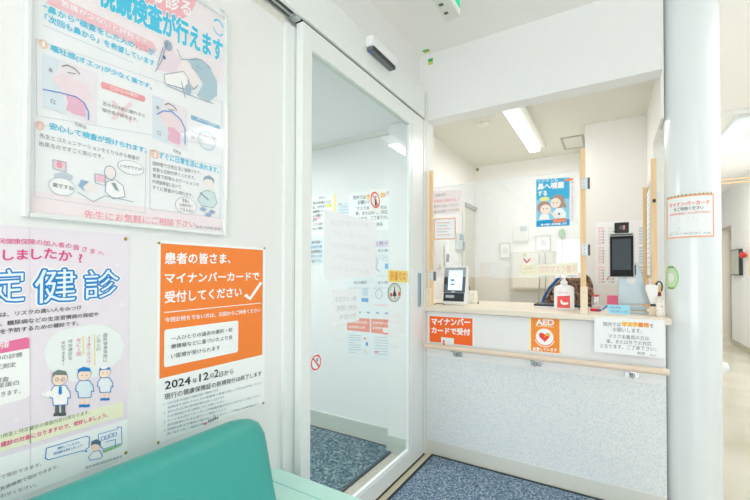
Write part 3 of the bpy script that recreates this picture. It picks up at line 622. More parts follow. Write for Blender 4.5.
toon(84, 367, 14, BLU, (222, 238, 246), SK2, False, BLU); toon(104.5, 366, 12, BLU, (232, 240, 246), SK2, False, BLU); k.oval((104, 367), 4, 1.6, (248, 250, 252), 6, 'people_drawing')
k.poly([(-10, 437), (123, 401), (123.5, 416), (-10, 455)], (238, 242, 214), 1, 'banner')
k.text('診の検査と特定健診の検査内容は異なります。', (-9, 441), (89.5, 413.5), (110, 140, 110), 4.6, .0, 2); k.text('定健診の対象になりますので、受診しましょう。', (-6, 449), (107, 416.5), MG, 5.2, .02, 2)
P = [(46, 448), (86, 436), (89, 437), (88.5, 447), (85, 449.5), (86.5, 451.5), (82, 450.5), (48, 459.5), (45, 458)]
k.poly(P, (248, 253, 253), 1, 'speech_bubble'); k.line(P, .8, BLU, 2, 'speech_bubble', True); k.text('通院している方も', (57, 449.5), (79, 443), BLU, 2.6, .01, 3); k.text('特定健診を受診しましょう!', (53, 455), (82, 446), BLU, 2.6, .01, 3)
k.oval((95.5, 446), 4.6, 5, SK2, 2, 'clinic_drawing'); k.poly([(90.5, 446), (91, 441), (96, 439), (100.5, 441), (100, 447), (98, 444), (93, 444)], (90, 120, 140), 3, 'clinic_drawing'); P = [(88, 457), (92, 452), (99, 450), (102, 456), (100, 458), (90, 460)]; k.poly(P, (250, 252, 253), 2, 'clinic_drawing'); k.line(P, .6, BLU, 3, 'clinic_drawing', True)
P = [(98, 434), (117, 429), (117, 427), (121, 427), (121.5, 443), (103, 449), (98, 444)]; k.poly(P, (244, 250, 252), 1, 'clinic_drawing'); k.line(P, .6, BLU, 2, 'clinic_drawing', True)
for x, y in ((101, 437), (105, 436), (109, 434), (113, 433)): k.line([(x, y), (x+3, y-.8), (x+3, y+2.4), (x, y+3.2)], .5, BLU, 3, 'clinic_drawing', True)
k.line([(105, 442), (115, 439), (115, 446)], .6, BLU, 3, 'clinic_drawing'); k.poly([(102, 450), (122, 443), (120, 446), (103, 453)], (150, 205, 150), 3, 'clinic_drawing')
k.text('国民健康保険団体連合会', (85, 469), (122, 457), GRY, 2.6, 0, 2)
for tx, y0, x1, y1 in (('場で受診できます。', 481, 41, 465.5), ('診実施機関で受診できます。', 493, 58, 467.5), ('合わせください。', 500, 36, 486)): k.text(tx, (-6, y0), (x1, y1), GRY, 4, 0, 2)
for x, y in ((117, 265), (122, 305), (16, 420)): k.oval((x, y), 2.6, 2.6, (244, 238, 246), 1, 'star_marks', n=4)
k.line([(29.5, 228), (30, 470)], .6, (226, 214, 228), 1, 'fold_crease'); k.done()
pin(WL, t, (125.3, 239), BRASS, .0045); pin(WL, t, (125.5, 452.6), BRASS, .0045)

# ================================================================== ORANGE POSTER
a = WL.uv(158.2, 240.2); b = WL.uv(264.2, 403)
bl = WL.uv(157.6, 443.2)[1]
t, k = sheet('orange_poster', WL, None, 'orange and white paper poster dated 2024年12月2日 pinned beside the sliding door', 'poster', M((246, 251, 251), .6, .01), uvs=[(a[0], a[1]), (b[0], a[1]), (b[0], bl), (a[0], bl)])
OR = (250, 138, 62); W = (255, 255, 255)
p0 = WL.uv(160.5, 243); p1 = WL.uv(262, 350); k.uvrect(p0[0], p1[0], WL.uv(160, 378.5)[1], p0[1]-.001, OR, 0, 'orange_panel')
k.text('患者の皆さま、', (164.5, 264), (230, 263.5), W, 11.5, .03, 2, 'heading_lettering'); k.text('マイナンバーカードで', (164.5, 283), (258.5, 280), W, 10, .03, 2, 'heading_lettering'); k.text('受付してください', (164.5, 303), (241, 296.5), W, 11.5, .03, 2, 'heading_lettering')
k.poly([(243.5, 296), (246, 293.5), (249.5, 297), (259.5, 282), (262, 283), (250, 300.5)], W, 1, 'check_mark')
k.line([(164, 312.5), (260.5, 303)], .9, W, 1, 'rule_line')
k.text('今回お持ちでない方は、次回からご持参ください', (164.5, 322.5), (260, 312), W, 5, .02, 2)
q0 = WL.uv(164, 330); q1 = WL.uv(238, 320); qb = WL.uv(164, 367.5); k.uvrect(q0[0], q1[0], qb[1], q0[1]+.001, (246, 251, 251), 1, 'text_box', .008)
k.text('一人ひとりの過去の薬剤・診', (170.5, 341), (232, 331.5), DK, 4.6, .005, 3); k.text('療情報などに基づいたより良', (170.5, 349), (232, 339), DK, 4.8, .005, 3); k.text('い医療が受けられます', (170.5, 358.5), (219.5, 349.5), DK, 4.8, .005, 3)
NV = (52, 58, 70)
k.text('2024', (164.5, 389.5), (190, 384), NV, 8, .015, 2); k.text('年', (192, 383.5), (197, 382.5), NV, 5, .0, 2); k.text('12', (199, 381.5), (208, 379), NV, 7.5, .015, 2); k.text('月', (209, 379), (213, 378), NV, 5, 0, 2); k.text('2', (214, 377.5), (218, 376.3), NV, 7.5, .015, 2); k.text('日から', (219, 377), (233, 373.5), NV, 5.2, .005, 2)
k.text('現行の健康保険証の新規発行は終了します', (164, 400), (261, 375.5), NV, 6, .005, 2)
SM = (120, 146, 170)
for i, (n_, tx, xe) in enumerate((('1.', '12月2日以降も有効期限内の保険証は最長一年間使用できます', 218), ('', '保険証を紛失された方や転職等で資格が変わった方はお申出ください', 261), ('2.', '本年12月2日以降は資格確認書をお使いいただけます', 224), ('', 'なお保険証の有効期限にはご注意ください', 224), ('3.', 'カードをお持ちでない方には資格確認書が交付されますのでご安心ください', 260), ('', '利用登録の方法は受付でご確認ください', 226), ('4.', '詳細は厚生労働省の案内をご覧ください ご不明な点は保険者まで', 258), ('', '問い合わせ先にご確認をお願いします', 214))):
    y = 405.5+i*4.35; sl = -.268; 
    if n_: k.text(n_, (163.5, y), (165, y-.4), SM, 2.4, 0, 2)
    k.text(tx, (167, y-.9), (xe, y-.9+(xe-167)*sl*(1+.01*i)), SM, 2.6, 0, 2)
k.text('厚生労働省', (207.5, 422.5), (218, 418.5), NV, 2.6, .01, 2); k.oval((205, 423.5), 1.2, 1.2, (240, 120, 110), 2, 'logo_mark'); k.done()
for p in ((158.7, 243), (264, 248.3), (157.8, 442.4), (263, 403)): pin(WL, t, p, BRASS, .0042)

# ================================================================== WRITING ON THE GLASS DOOR
GD = Flat(0, -1.1138, 1)
def facing(s): return s
t, k = sheet('door_notice', GD, [(324, 209), (376.3, 222), (375.4, 276.5), (323, 279.5)], 'large white paper taped to the glass door, handwriting showing through in reverse', 'notice', M((244, 249, 252), .7, .01))
for i, tx in enumerate(('本日の受付は', 'もうすぐ終了します', '診察ご希望の方は', 'こちらの入口から', 'お入りください')):
    y = 222+i*11.5; k.text(tx, (369-i % 2*2, y+6), (331+i % 2*3, y+3-i*.2), (230, 235, 241), 5, 0, 0)
k.done()
t, k = sheet('door_notice', GD, [(332, 290), (358.5, 288.8), (359, 320.3), (332.3, 326)], 'smaller white paper low on the glass door, below the large blank-looking one', 'notice', M((242, 248, 250), .7, .01))
for i, tx in enumerate(('車いすの方は', '右側に御用', '呼び鈴を')): k.text(tx, (356, 301+i*8.5), (335+i*2, 302+i*9), (200, 208, 216), 5, 0, 0)
k.done()
t, k = sheet('yellow_door_label', GD, [(388, 270), (411, 271), (411, 283), (388, 282)], 'yellow label with reversed orange writing at the right edge of the glass', 'label', M((252, 226, 130), .6, .01))
k.text('マスク着用', (409.5, 281), (390, 280), (240, 160, 60), 8.5, .02, 0); k.done()
t, k = sheet('phone_ban_sticker', GD, [(369.5, 188.5), (380.5, 191), (380.5, 214), (369.5, 210.5)], 'white sticker with red crossed circle over a black phone, upper right glass', 'sticker', PAPER)
k.oval((375, 200), 4.6, 8, (236, 70, 60), 1, 'ban_ring', hole=.82); k.line([(372, 194.5), (378, 206)], 1.2, (236, 70, 60), 3, 'ban_ring'); k.poly([(374.6, 199), (376.2, 199.2), (376.4, 206), (374.6, 205.6)], DK, 2, 'phone_picture'); k.oval((375.4, 197), .7, 1, DK, 2, 'phone_picture'); k.done()
r_, c_ = None, GD.uv(316, 362)
t = thing('no_smoking_sticker', GD.xyz(c_[0], c_[1], 0), 'round red and white prohibition sticker low on the left of the glass', 'sticker')
k = Ink(GD, t, .0004); k.oval((316, 362.5), 5.9, 8.9, (240, 250, 250), 0, 'disc'); k.oval((316, 362.5), 5.1, 7.8, (232, 84, 80), 1, 'ban_ring', hole=.8); k.poly([(316, 358), (318.3, 357.4), (318, 361.5), (316.4, 362)], (150, 170, 176), 1, 'smoking_picture'); k.line([(312.6, 358), (319.3, 367)], 1.6, (232, 84, 80), 2, 'ban_ring'); k.done()
c_ = GD.uv(393.5, 292); t = thing('round_door_badge', GD.xyz(c_[0], c_[1], 0), 'round green-grey badge with small red marks under the yellow door label', 'sticker')
k = Ink(GD, t, .0004); k.oval((394.5, 292.5), 6.6, 9.6, (120, 140, 134), 0, 'disc'); k.oval((394.5, 292.5), 6.0, 8.8, (208, 222, 214), 1, 'disc'); k.oval((394.5, 292.5), 4.4, 6.6, (232, 240, 236), 2, 'disc'); k.line([(394.3, 287), (394.6, 298)], 1.8, (84, 96, 92), 3, 'emblem'); k.poly([(392, 296), (394.3, 289), (396.6, 296)], (84, 96, 92), 3, 'emblem')
k.rect((390, 293), (391.8, 296.5), (236, 70, 60), 3, 'emblem'); k.rect((398, 292), (399.8, 295.5), (236, 70, 60), 3, 'emblem'); k.done()

# ================================================================== NOTICES ON THE VESTIBULE WALL
VW = Flat(1, VY, -1)
t, k = sheet('yellow_edged_notice', VW, [(309, 196.5), (336, 193.5), (336, 233), (309, 234)], 'white notice with yellow side strips on the wall behind the glass door', 'notice')
k.rect((309.3, 197), (311.6, 233), (250, 232, 150), 0, 'side_strip'); k.rect((333.6, 194), (335.8, 232), (250, 232, 150), 0, 'side_strip')
k.text('お知らせ', (319, 199), (326, 198.2), DK, 2.2, .01, 1); k.rect((326.5, 204.3), (332, 207), (232, 240, 110), 1, 'highlighter_mark'); k.rect((313, 217.6), (321, 219), (248, 190, 205), 1, 'highlighter_mark')
for i, (tx, xe) in enumerate((('当院では予約を優先しています', 331), ('詳しくは受付まで', 326), ('診療時間について', 325), ('必ず保険証を', 322), ('お持ち', 317), ('ください当院の', 323), ('受付より御案内', 323))): k.text(tx, (313, 205+i*4.3), (xe, 204-(xe-313)*.05+i*4.3), (96, 106, 116), 3, .01, 2)
k.done()
t, k = sheet('blue_timetable_sheet', VW, [(309, 238.5), (324, 237.5), (323.6, 264.5), (309, 265)], 'small pale blue printed sheet low at the left behind the glass', 'notice', M((222, 236, 240), .6))
for i, tx in enumerate(('入館の皆様へ', '感染症対策', '面会時間は', '平日14:30', 'ご協力下さい')): k.text(tx, (310.5, 244+i*4.7), (322, 243.5+i*4.7), (90, 140, 190) if i % 2 else DK, 3.2, .01, 1)
k.done()
t, k = sheet('blue_background_sheet', VW, [(338, 203), (352, 202), (352, 222), (338, 222)], 'pale blue sheet partly hidden behind the large mask notice behind the glass', 'notice', M((216, 232, 236), .6))
for i in range(5): k.line([(340, 207+i*3), (350, 206.5+i*3)], .7, (180, 205, 215), 0, 'table_rows')
k.rect((338.6, 203.6), (341.5, 205.2), (246, 190, 180), 0, 'corner_mark'); k.done()
t, k = sheet('mask_notice', VW, [(348.5, 193.5), (395, 187.5), (395, 230), (349, 231)], 'large white mask notice with black writing on the wall behind the glass door', 'notice', off=.002)
k.rect((367, 194.5), (385, 197.5), (250, 228, 130), 0, 'highlighter_mark')
for tx, x0, x1, y, col in (('院内では', 353.5, 366, 199.6, DK), ('マスク着用', 367, 386, 198, (236, 130, 90)), ('を', 387, 389, 195, DK), ('お願いします。', 358, 380, 204.5, DK), ('マスク未着用の方は', 357, 387, 210.5, DK), ('車、または外での対応', 356, 388, 215.5, DK), ('となります。ご了承下さい。', 353, 391, 221, DK), ('院長', 377, 383, 226.3, GRY)): k.text(tx, (x0, y), (x1, y-(x1-x0)*.05), col, 3.8, .01, 1)
k.done(); pin(VW, t, (349.5, 194.6), BRASS, .004)
t, k = sheet('card_instruction_poster', VW, [(347.5, 240), (395, 239), (395, 362), (347, 355)], 'tall card reader instruction poster with blue and orange boxes behind the glass door', 'poster', M((232, 240, 242), .6), uvs=None)
k.rect((374, 241), (394, 246.5), (222, 210, 232), 0, 'purple_heading'); k.text('マイナンバーカード', (350, 246), (393.5, 245), (90, 80, 120), 4, .01, 1)
for x0, x1, y in ((349, 370, 284), (373, 394, 284), (373, 394, 252)):
    k.text('本人確認', (x0+5, y), (x1-3, y-.2), (100, 110, 130), 3, 0, 1); k.line([(x0, y+4), (x1, y+4)], .6, (200, 206, 216), 0, 'rule_line')
for x in (353, 374):
    k.line([(x, 258), (x+18, 258), (x+18, 276), (x, 276)], .5, (200, 208, 214), 0, 'step_picture', True)
k.line([(376, 258), (378, 262), (376, 268), (380, 272)], .8, (150, 160, 170), 1, 'step_picture'); k.rect((385, 263.5), (391, 269), (110, 180, 226), 1, 'step_picture')
k.oval((386, 259), 3.4, 2, (190, 200, 206), 1, 'step_picture', hole=.8)
k.rect((361.5, 298), (368.5, 302), (90, 170, 226), 1, 'step_picture'); k.rect((362.5, 288), (368, 296), (206, 222, 230), 1, 'step_picture'); k.oval((379, 294), 3.6, 5, (176, 186, 194), 1, 'step_picture', hole=.85); k.rect((374, 303.5), (393, 306.8), (246, 222, 230), 1, 'step_picture')
for i in range(5): k.rect((349+i*9, 311+i*.3), (352+i*9, 313+i*.3), (150, 180, 210), 1, 'icon_row')
k.poly([(347.3, 317.5), (370, 318.6), (370, 332.4), (347.2, 330)], (240, 150, 130), 0, 'orange_box'); k.poly([(371.3, 318.7), (394.8, 320), (394.8, 335.5), (371.2, 332.5)], (240, 150, 130), 0, 'orange_box')
for x0, x1, y in ((349, 367, 323), (349, 365, 328), (373, 391, 324), (373, 388, 329)): k.text('医療情報を活用', (x0, y), (x1, y+1), (252, 240, 236), 2.6, .01, 1)
k.rect((383, 327.5), (390, 333), (240, 246, 248), 1, 'orange_box')
for i in range(8): k.line([(349, 335+i*2.4), (361 if i % 4 != 3 else 355, 335.8+i*2.4)], .55, (170, 186, 198), 1, 'body_print')
for i in range(7): k.line([(375, 337+i*2.8), (392, 338+i*2.8)], .55, (176, 190, 202), 1, 'body_print')
k.oval((365, 338.5), .8, 1, (230, 80, 70), 1, 'step_picture'); k.rect((366, 342), (368, 346), (100, 150, 205), 1, 'step_picture'); k.rect((374.5, 351), (378.5, 353), (240, 150, 140), 1, 'step_picture'); k.line([(364, 349), (367, 354)], .8, (224, 180, 184), 1, 'step_picture')
k.done()

# ================================================================== NOTICES ON THE RECEPTION FRONT
RW = Flat(1, YB, -1)
def rsheet(name, tl, br, label, cat, mat, off=.0002, th=.001):
    a = RW.uv(*tl); b = RW.uv(*br)
    return sheet(name, RW, None, label, cat, mat, uvs=[(a[0], a[1]), (b[0], a[1]), (b[0], b[1]), (a[0], b[1])], off=off, th=th)
OR2 = (252, 112, 44)
t, k = rsheet('card_reception_notice', (429, 315), (474, 346.5), 'orange マイナンバーカードで受付 notice at the left of the reception front', 'notice', M((244, 250, 250), .6))
k.rect((429.6, 315.8), (472.6, 345.9), OR2, 0, 'orange_panel')
k.text('マイナンバー', (431.8, 324.6), (470, 325.6), W, 6.4, .04, 1, 'heading_lettering'); k.text('カードで受付', (431.8, 333), (470, 335.4), W, 6.2, .04, 1, 'heading_lettering')
k.rect((441.3, 337), (454, 346), (242, 246, 248), 1, 'card_picture', .002); k.rect((443, 340), (444.6, 342), DK, 2, 'card_picture'); k.rect((442.6, 342.2), (445, 345.6), (250, 150, 90), 2, 'card_picture'); k.done()
pin(RW, t, (430.5, 316.2), BRASS, .003); pin(RW, t, (472, 318.9), BRASS, .003)
t, k = rsheet('aed_notice', (528.3, 317), (562.5, 353.9), 'orange AED notice with a heart emblem on the reception front', 'notice', M((244, 242, 214), .6))
k.rect((531, 317.6), (559.6, 353.3), (250, 150, 60), 0, 'orange_panel')
k.text('AED', (536.2, 324.7), (554, 325.3), W, 5.4, .04, 1, 'heading_lettering'); k.rect((535.8, 325.4), (553.8, 327.4), (252, 226, 196), 1, 'text_bar')
k.oval((544.6, 336.8), 8.9, 8.3, W, 1, 'emblem_disc'); k.oval((544.6, 336.8), 10.6, 10.2, W, 1, 'emblem_arc', a0=200, a1=340, hole=.93)
k.poly([(544.8, 342), (539.4, 336.6), (539, 333.8), (540.8, 332.6), (543, 332.9), (544.8, 334.6), (546.8, 333.2), (549, 333.4), (550, 335.2), (549, 337.8)], (238, 76, 66), 2, 'heart'); k.poly([(544, 337), (546.5, 333.6), (548, 334.5), (551, 332.2), (548.6, 336.2), (547, 335.4)], (252, 214, 60), 3, 'lightning_bolt')
k.text('設置しています', (533, 350.3), (557, 351.6), W, 3.2, .03, 1); k.done()
for p in ((529.3, 317.2), (561, 319.6), (529, 350.6), (561, 353)): pin(RW, t, p, M((96, 150, 90), .4), .0025)
RB = Flat(1, 2.452, -1)
a = RB.uv(594.3, 316.6); b = RB.uv(664.8, 358.2)
t, k = sheet('reception_mask_notice', RB, None, 'white mask-wearing notice board with yellow highlighted words hanging at the counter front', 'notice', M((246, 250, 251), .5, .01), uvs=[(a[0], a[1]), (b[0], a[1]), (b[0], b[1]), (a[0], b[1])], th=.004)
k.rect((621.5, 321.4), (649, 327.2), (252, 226, 128), 0, 'highlighter_mark')
k.text('院内では', (603.5, 326), (620.8, 326.6), GRY, 4.3, .005, 1); k.text('マスク着用', (622, 326.5), (648.4, 327.3), (240, 124, 90), 4.6, .02, 1); k.text('を', (650, 327.6), (653.2, 327.8), GRY, 4.1, .01, 1)
for tx, x0, x1, y in (('お願いします。', 613, 642, 331.4), ('マスク未着用の方は', 608.5, 649, 337.9), ('車、または外での対応', 606.5, 651.5, 343), ('となります。ご了承下さい。', 600.5, 656.5, 347.6), ('院長', 637.5, 645, 354.4)): k.text(tx, (x0, y), (x1, y+(x1-x0)*.065), GRY, 4.2 if len(tx) > 2 else 3, 0, 1)
k.text('西山', (650, 355.7), (655.5, 356.1), GRY, 1.6, 0, 1); k.done()
RC = Flat(1, 2.4515, -1)
t, k = sheet('blue_memo_card', RC, [(607.4, 304.4), (629.6, 305.2), (630.0, 314.9), (607.8, 313.5)], 'light blue handwritten card standing at the counter edge below the screen terminal', 'card', M((164, 222, 242), .6))
k.text('お呼びの際は', (610, 308.4), (621, 309), (84, 124, 150), 2.2, 0, 0); k.text('ボタンを押してください', (611, 312.2), (628.5, 313), (84, 124, 150), 2.2, 0, 0); k.done()

# ================================================================== SHEETS ON THE ACRYLIC SCREEN
AC = Flat(1, 2.4985, -1)
t, k = sheet('handwritten_notice', AC, [(431.5, 191.5), (462.5, 189.5), (462.5, 213), (431.5, 215)], 'faint pink-white handwritten notice at the top left of the clear screen', 'notice', M((250, 238, 238), .6))
for i, (tx, xe) in enumerate((('ご来院の方へ', 447), ('診察券は全員分出して', 460), ('受付にお出しください', 459), ('院内は飲食できません', 458))): k.text(tx, (434, 197.5+i*5.4), (xe, 195.6+i*5.2), (240, 140, 130) if i == 1 else (150, 140, 150), 3, 0, 0)
k.rect((457.5, 208.4), (459, 211), (246, 210, 110), 1, 'highlighter_mark'); k.done()
t, k = sheet('orange_edged_notice', AC, [(434, 218.5), (456, 217.5), (456, 239.5), (434, 240)], 'small white notice with thin orange border below the handwritten one', 'notice')
k.line([(434.6, 219.2), (455.3, 218.2), (455.3, 238.8), (434.6, 239.2)], .9, (248, 170, 130), 0, 'border', True)
for i in range(5): k.line([(437, 223+i*3), (450-i % 2*3, 222.7+i*3)], .6, (190, 190, 200) if i % 2 else (244, 170, 160), 0, 'body_print')
k.done()
t, k = sheet('nasal_spray_poster', AC, [(536.3, 179.5), (569.6, 177.5), (569.6, 225.4), (536.3, 227)], 'blue poster of a mother and child at the top right of the clear screen', 'poster', M((64, 182, 226), .6, .01))
k.poly([(536.4, 200), (569.5, 198.5), (569.5, 220), (536.4, 221)], (150, 214, 236), 0, 'backdrop')
k.text('ワクチンも', (537.5, 183), (558, 182), (230, 246, 252), 3.6, .02, 1); k.text('鼻へ噴霧', (538, 190), (564, 188), W, 6.2, .04, 1, 'heading_lettering'); k.text('する', (538, 196), (547, 195.4), W, 4.6, .04, 1, 'heading_lettering')
k.poly([(565, 179.2), (573.5, 178), (573, 180.6), (564, 181.4)], (250, 150, 110), 2, 'orange_tab')
k.oval((544.5, 199), 5, 2.2, (240, 238, 160), 1, 'speech_bubble')
HR = (186, 152, 136)
k.oval((544, 207.5), 6.8, 6.2, HR, 1, 'child_drawing'); k.oval((545.5, 209.5), 5.4, 5, (252, 234, 222), 2, 'child_drawing'); k.poly([(539, 220), (541, 214.4), (548, 214), (550, 219.6)], (248, 250, 250), 2, 'child_drawing')
k.oval((557.8, 201.5), 6.9, 7, HR, 1, 'mother_drawing'); k.oval((555.6, 203), 5.2, 5, (252, 234, 222), 2, 'mother_drawing'); k.poly([(560, 204), (565, 203), (567, 207.5), (563.5, 207.6)], HR, 2, 'mother_drawing'); k.poly([(555, 219), (552, 214), (557, 208), (563, 208.5), (566, 213), (566, 218.6)], (248, 250, 250), 3, 'mother_drawing'); k.poly([(551, 211.5), (557, 214.5), (556, 216.6), (550, 213)], (252, 234, 222), 4, 'mother_drawing')
k.rect((558.2, 213), (560, 215), (60, 110, 150), 5, 'mother_drawing')
for x, y in ((543.5, 209), (547, 208.6), (553.6, 203), (557, 202.6)): k.oval((x, y), .4, .7, (90, 70, 60), 4, 'faces')
k.poly([(536.4, 221.6), (543, 220.4), (569.5, 219), (569.5, 225), (536.4, 226.8)], (30, 160, 214), 1, 'blue_band'); k.poly([(553.2, 218.8), (566, 218), (566.4, 221.6), (553, 222.6)], (250, 150, 110), 3, 'orange_tab'); k.text('鼻の粘膜へ直接噴霧します', (541, 225.8), (567, 224.4), W, 2, .03, 3); k.done()
t, k = sheet('vertical_slogan_strip', AC, [(570.2, 178.5), (576.3, 178), (576.3, 224), (570.2, 225)], 'narrow white strip with vertical red writing right of the blue poster', 'notice')
k.vtext('痛くないインフルエンザワクチン', (572.4, 181), (572.4, 221.5), (240, 120, 120), 1); k.done()
t, k = sheet('mask_request_strip', AC, [(538.6, 264.8), (578, 262), (578, 275), (538.6, 275.6)], 'cream strip with orange 院内マスク着用 writing along the screen bottom', 'notice', M((250, 246, 226), .6))
k.text('院内マスク着用', (539.8, 274), (576.5, 273), (246, 200, 178), 8, 0, 0); k.done()
t, k = sheet('cream_label', AC, [(521, 265), (537, 264.4), (537, 275.6), (521, 275.6)], 'small rounded cream label beside the orange-lettered strip on the screen', 'label', M((248, 243, 212), .6))
k.text('お会計の際は', (523, 269.5), (533, 269), (190, 180, 140), 1.7, 0, 0); k.text('お声かけ下さい', (523, 273.3), (534, 273), (190, 180, 140), 1.7, 0, 0); k.done()
t = thing('paper_crane', AC.xyz(*AC.uv(526.5, 261), 0), 'tiny red folded mark stuck on the screen above the cream label', 'decoration')
k = Ink(AC, t, .001); k.line([(523.6, 258.6), (526.8, 262.6), (530, 259)], 1.3, (222, 100, 120), 0, 'red_fold'); k.oval((524.6, 255), 1, 1.2, (210, 206, 120), 0, 'bead'); k.done()

# ================================================================== THINGS ON THE COUNTER
ZC = 1.0185
# face recognition card reader
t = thing('card_reader', (-.965, 2.70, ZC), 'white and dark grey face-recognition card reader with lit screen on the counter left', 'card reader')
Rx = Matrix.Rotation(math.radians(-14), 3, 'X'); pv = (-.965, 2.68, ZC)
x0, x1 = -1.060, -.880; yF = 2.665
g = G(); g.prism([(yF, ZC), (yF+.085, ZC), (yF+.085, ZC+.03), (yF+.080, ZC+.25), (yF+.066, ZC+.282), (yF+.050, ZC+.278)], 0, x0, x1, M((240, 244, 244), .3), bev=.007, seg=3); link('body', g, t, True)
def tilt(y, z): return yF+.1735*(z-ZC)+y
def face(g, xa, xb, za, zb, m, th=.002, up=.0):
    g.prism([(tilt(-.001-up-th, za), za), (tilt(-.001-up, za), za), (tilt(-.001-up, zb), zb), (tilt(-.001-up-th, zb), zb)], 0, xa, xb, m)
g = G(); face(g, x0+.010, x1-.008, ZC+.088, ZC+.270, M((92, 108, 118), .3)); BZ = link('bezel', g, t)
SCR = emit(lin((206, 228, 248)), .55)
g = G(); face(g, x0+.044, x1-.030, ZC+.106, ZC+.250, SCR, .001, .002); link('screen', g, BZ)
g = G(); face(g, x0+.062, x0+.088, ZC+.168, ZC+.186, M((120, 170, 220), .5), .0005, .0031); face(g, x0+.064, x0+.094, ZC+.144, ZC+.153, M((80, 90, 110), .5), .0005, .0031); link('screen_text', g, BZ)
g = G(); face(g, x0+.017, x0+.032, ZC+.150, ZC+.195, BLACK, .002, .002); link('camera_lens', g, BZ)
g = G(); face(g, x0+.014, x1-.012, ZC+.026, ZC+.086, M((46, 54, 60), .3)); face(g, x0+.03, x0+.095, ZC+.050, ZC+.070, M((180, 200, 208), .3), .001, .002); link('card_slot', g, t)
g = G(); face(g, x0+.072, x0+.10, ZC+.0915, ZC+.099, M((224, 226, 214), .4), .0008, .002); link('label_plate', g, BZ)
# cable and acrylic stand behind
g = G(); g.box(-1.120, -1.04, 2.86, 2.94, ZC, ZC+.17, M((238, 242, 244), .4), bev=.004); tag(link('white_desk_box', g), 'plain white box behind the card reader next to the post', 'box')
g = G(); g.tube([(-1.085, 2.60, ZC+.004), (-1.06, 2.58, ZC+.012), (-1.035, 2.60, ZC+.012), (-1.02, 2.63, ZC+.004)], .0035, M((110, 106, 100), .5)); tag(link('cable', g, smooth=True), 'short grey cable on the counter left of the card reader', 'cable')
t = thing('tissue_cup', (-.90, 2.87, ZC), 'white spotted paper cup standing right of the card reader', 'cup')
g = G(); g.box(-.935, -.866, 2.855, 2.92, ZC, ZC+.094, M((242, 240, 228), .5), bev=.004); link('body', g, t)
g = G()
for x, z in ((-.925, .03), (-.89, .06), (-.880, .035), (-.876, .07), (-.91, .075), (-.895, .015)): g.cyl((x, 2.853, ZC+z), (x, 2.8548, ZC+z), .004, M((180, 190, 168), .5), 8)
link('spots', g, t)
g = G(); g.lathe([(.006, 0), (.006, .012), (.003, .016)], (-.848, 2.87, ZC), M((150, 130, 80), .4), 12); tag(link('brown_pen_cap', g, smooth=True), 'tiny brown pen cap on the counter beside the spotted cup', 'bead')  # small loose pen cap
# sanitiser on a tray
t = thing('shallow_tray', (-.30, 2.86, ZC), 'shallow dark tray with white rim under the sanitizer bottle', 'tray')
g = G(); g.box(-.445, -.165, 2.79, 2.99, ZC+.010, ZC+.024, M((44, 50, 56), .4), bev=.004); link('tray', g, t)
g = G(); g.box(-.43, -.18, 2.76, 2.98, ZC, ZC+.0095, M((238, 232, 238), .5), bev=.002); link('base', g, t)
bx, by = -.251, 2.70
t = thing('sanitizer_bottle', (bx, by, ZC), 'white pump bottle of hand sanitizer with red label on the counter', 'bottle')
WB = M((244, 247, 248), .3)
g = G(); prof = [(.052, 0), (.058, .006), (.058, .132), (.053, .146), (.034, .154), (.02, .158)]
g.lathe(prof, (bx, by, ZC), WB, 40, 1.0, .62); link('body', g, t, True)
g = G(); g.lathe([(.020, .1585), (.021, .178), (.014, .183), (.009, .196), (.009, .206)], (bx, by, ZC), WB, 24); g.box(bx-.013, bx+.013, by-.036, by+.012, ZC+.205, ZC+.219, WB, bev=.004); link('pump', g, t, True)
class Oval:
    def __init__(s, cx, cy, r, e): s.c = (cx, cy); s.r = r; s.e = e
    def xyz(s, u, v, off): a = u/s.r; return (s.c[0]+(s.r+off)*math.sin(a), s.c[1]-(s.r*s.e+off)*math.cos(a), v)
class InkO(Ink): pass
k = InkO(Oval(bx, by, .058, .62), t, .0006)
def opoly(q, col, lay, name):
    b = bmesh.new(); b.faces.new([b.verts.new((u, v, 0)) for u, v in q]); bmesh.ops.triangulate(b, faces=b.faces[:]); bmesh.ops.subdivide_edges(b, edges=b.edges[:], cuts=6, use_grid_fill=True); b.verts.index_update()
    k.put(name, [(v.co.x, v.co.y) for v in b.verts], [[v.index for v in f.verts] for f in b.faces], col, lay); b.free()
opoly([(-.038, ZC+.014), (.038, ZC+.014), (.038, ZC+.092), (-.038, ZC+.086)], (238, 96, 96), 1, 'red_label')
opoly([(-.018, ZC+.058), (-.012, ZC+.068), (-.006, ZC+.054), (.004, ZC+.048), (.027, ZC+.050), (.024, ZC+.036), (.0, ZC+.032), (-.014, ZC+.040)], (252, 244, 244), 3, 'white_motif')
vs, fs = glyphs('手ピカ 消毒', 0); x_0 = min(v[0] for v in vs); x_1 = max(v[0] for v in vs); kk = .050/(x_1-x_0)
k.put('lettering', [(-.025+(x-x_0)*kk, ZC+.106+y*kk) for x, y in vs], fs, (240, 110, 110), 2); k.done()
# bag behind screen
t = thing('patterned_bag', (-.27, 3.12, ZC), 'brown patterned bag with blue trim lying behind the sanitizer bottle', 'bag')
BR = speckle([(52, 42, 38), (92, 72, 60), (150, 118, 92), (206, 176, 140)], 34, .7)
prof2 = [(-.44, .0), (-.425, .05), (-.39, .12), (-.33, .19), (-.26, .235), (-.20, .245), (-.15, .22), (-.125, .16), (-.12, .08), (-.12, .0)]
g = G(); g.prism([(x+.02, ZC+z*.97) for x, z in prof2], 1, 3.06, 3.15, BR, bev=.015, seg=3); link('body', g, t, True)
g = G(); g.tube([(x+.012, 3.055, ZC+z*1.0+.004) for x, z in prof2[:5]], .011, M((46, 92, 156), .5)); link('trim', g, t, True)
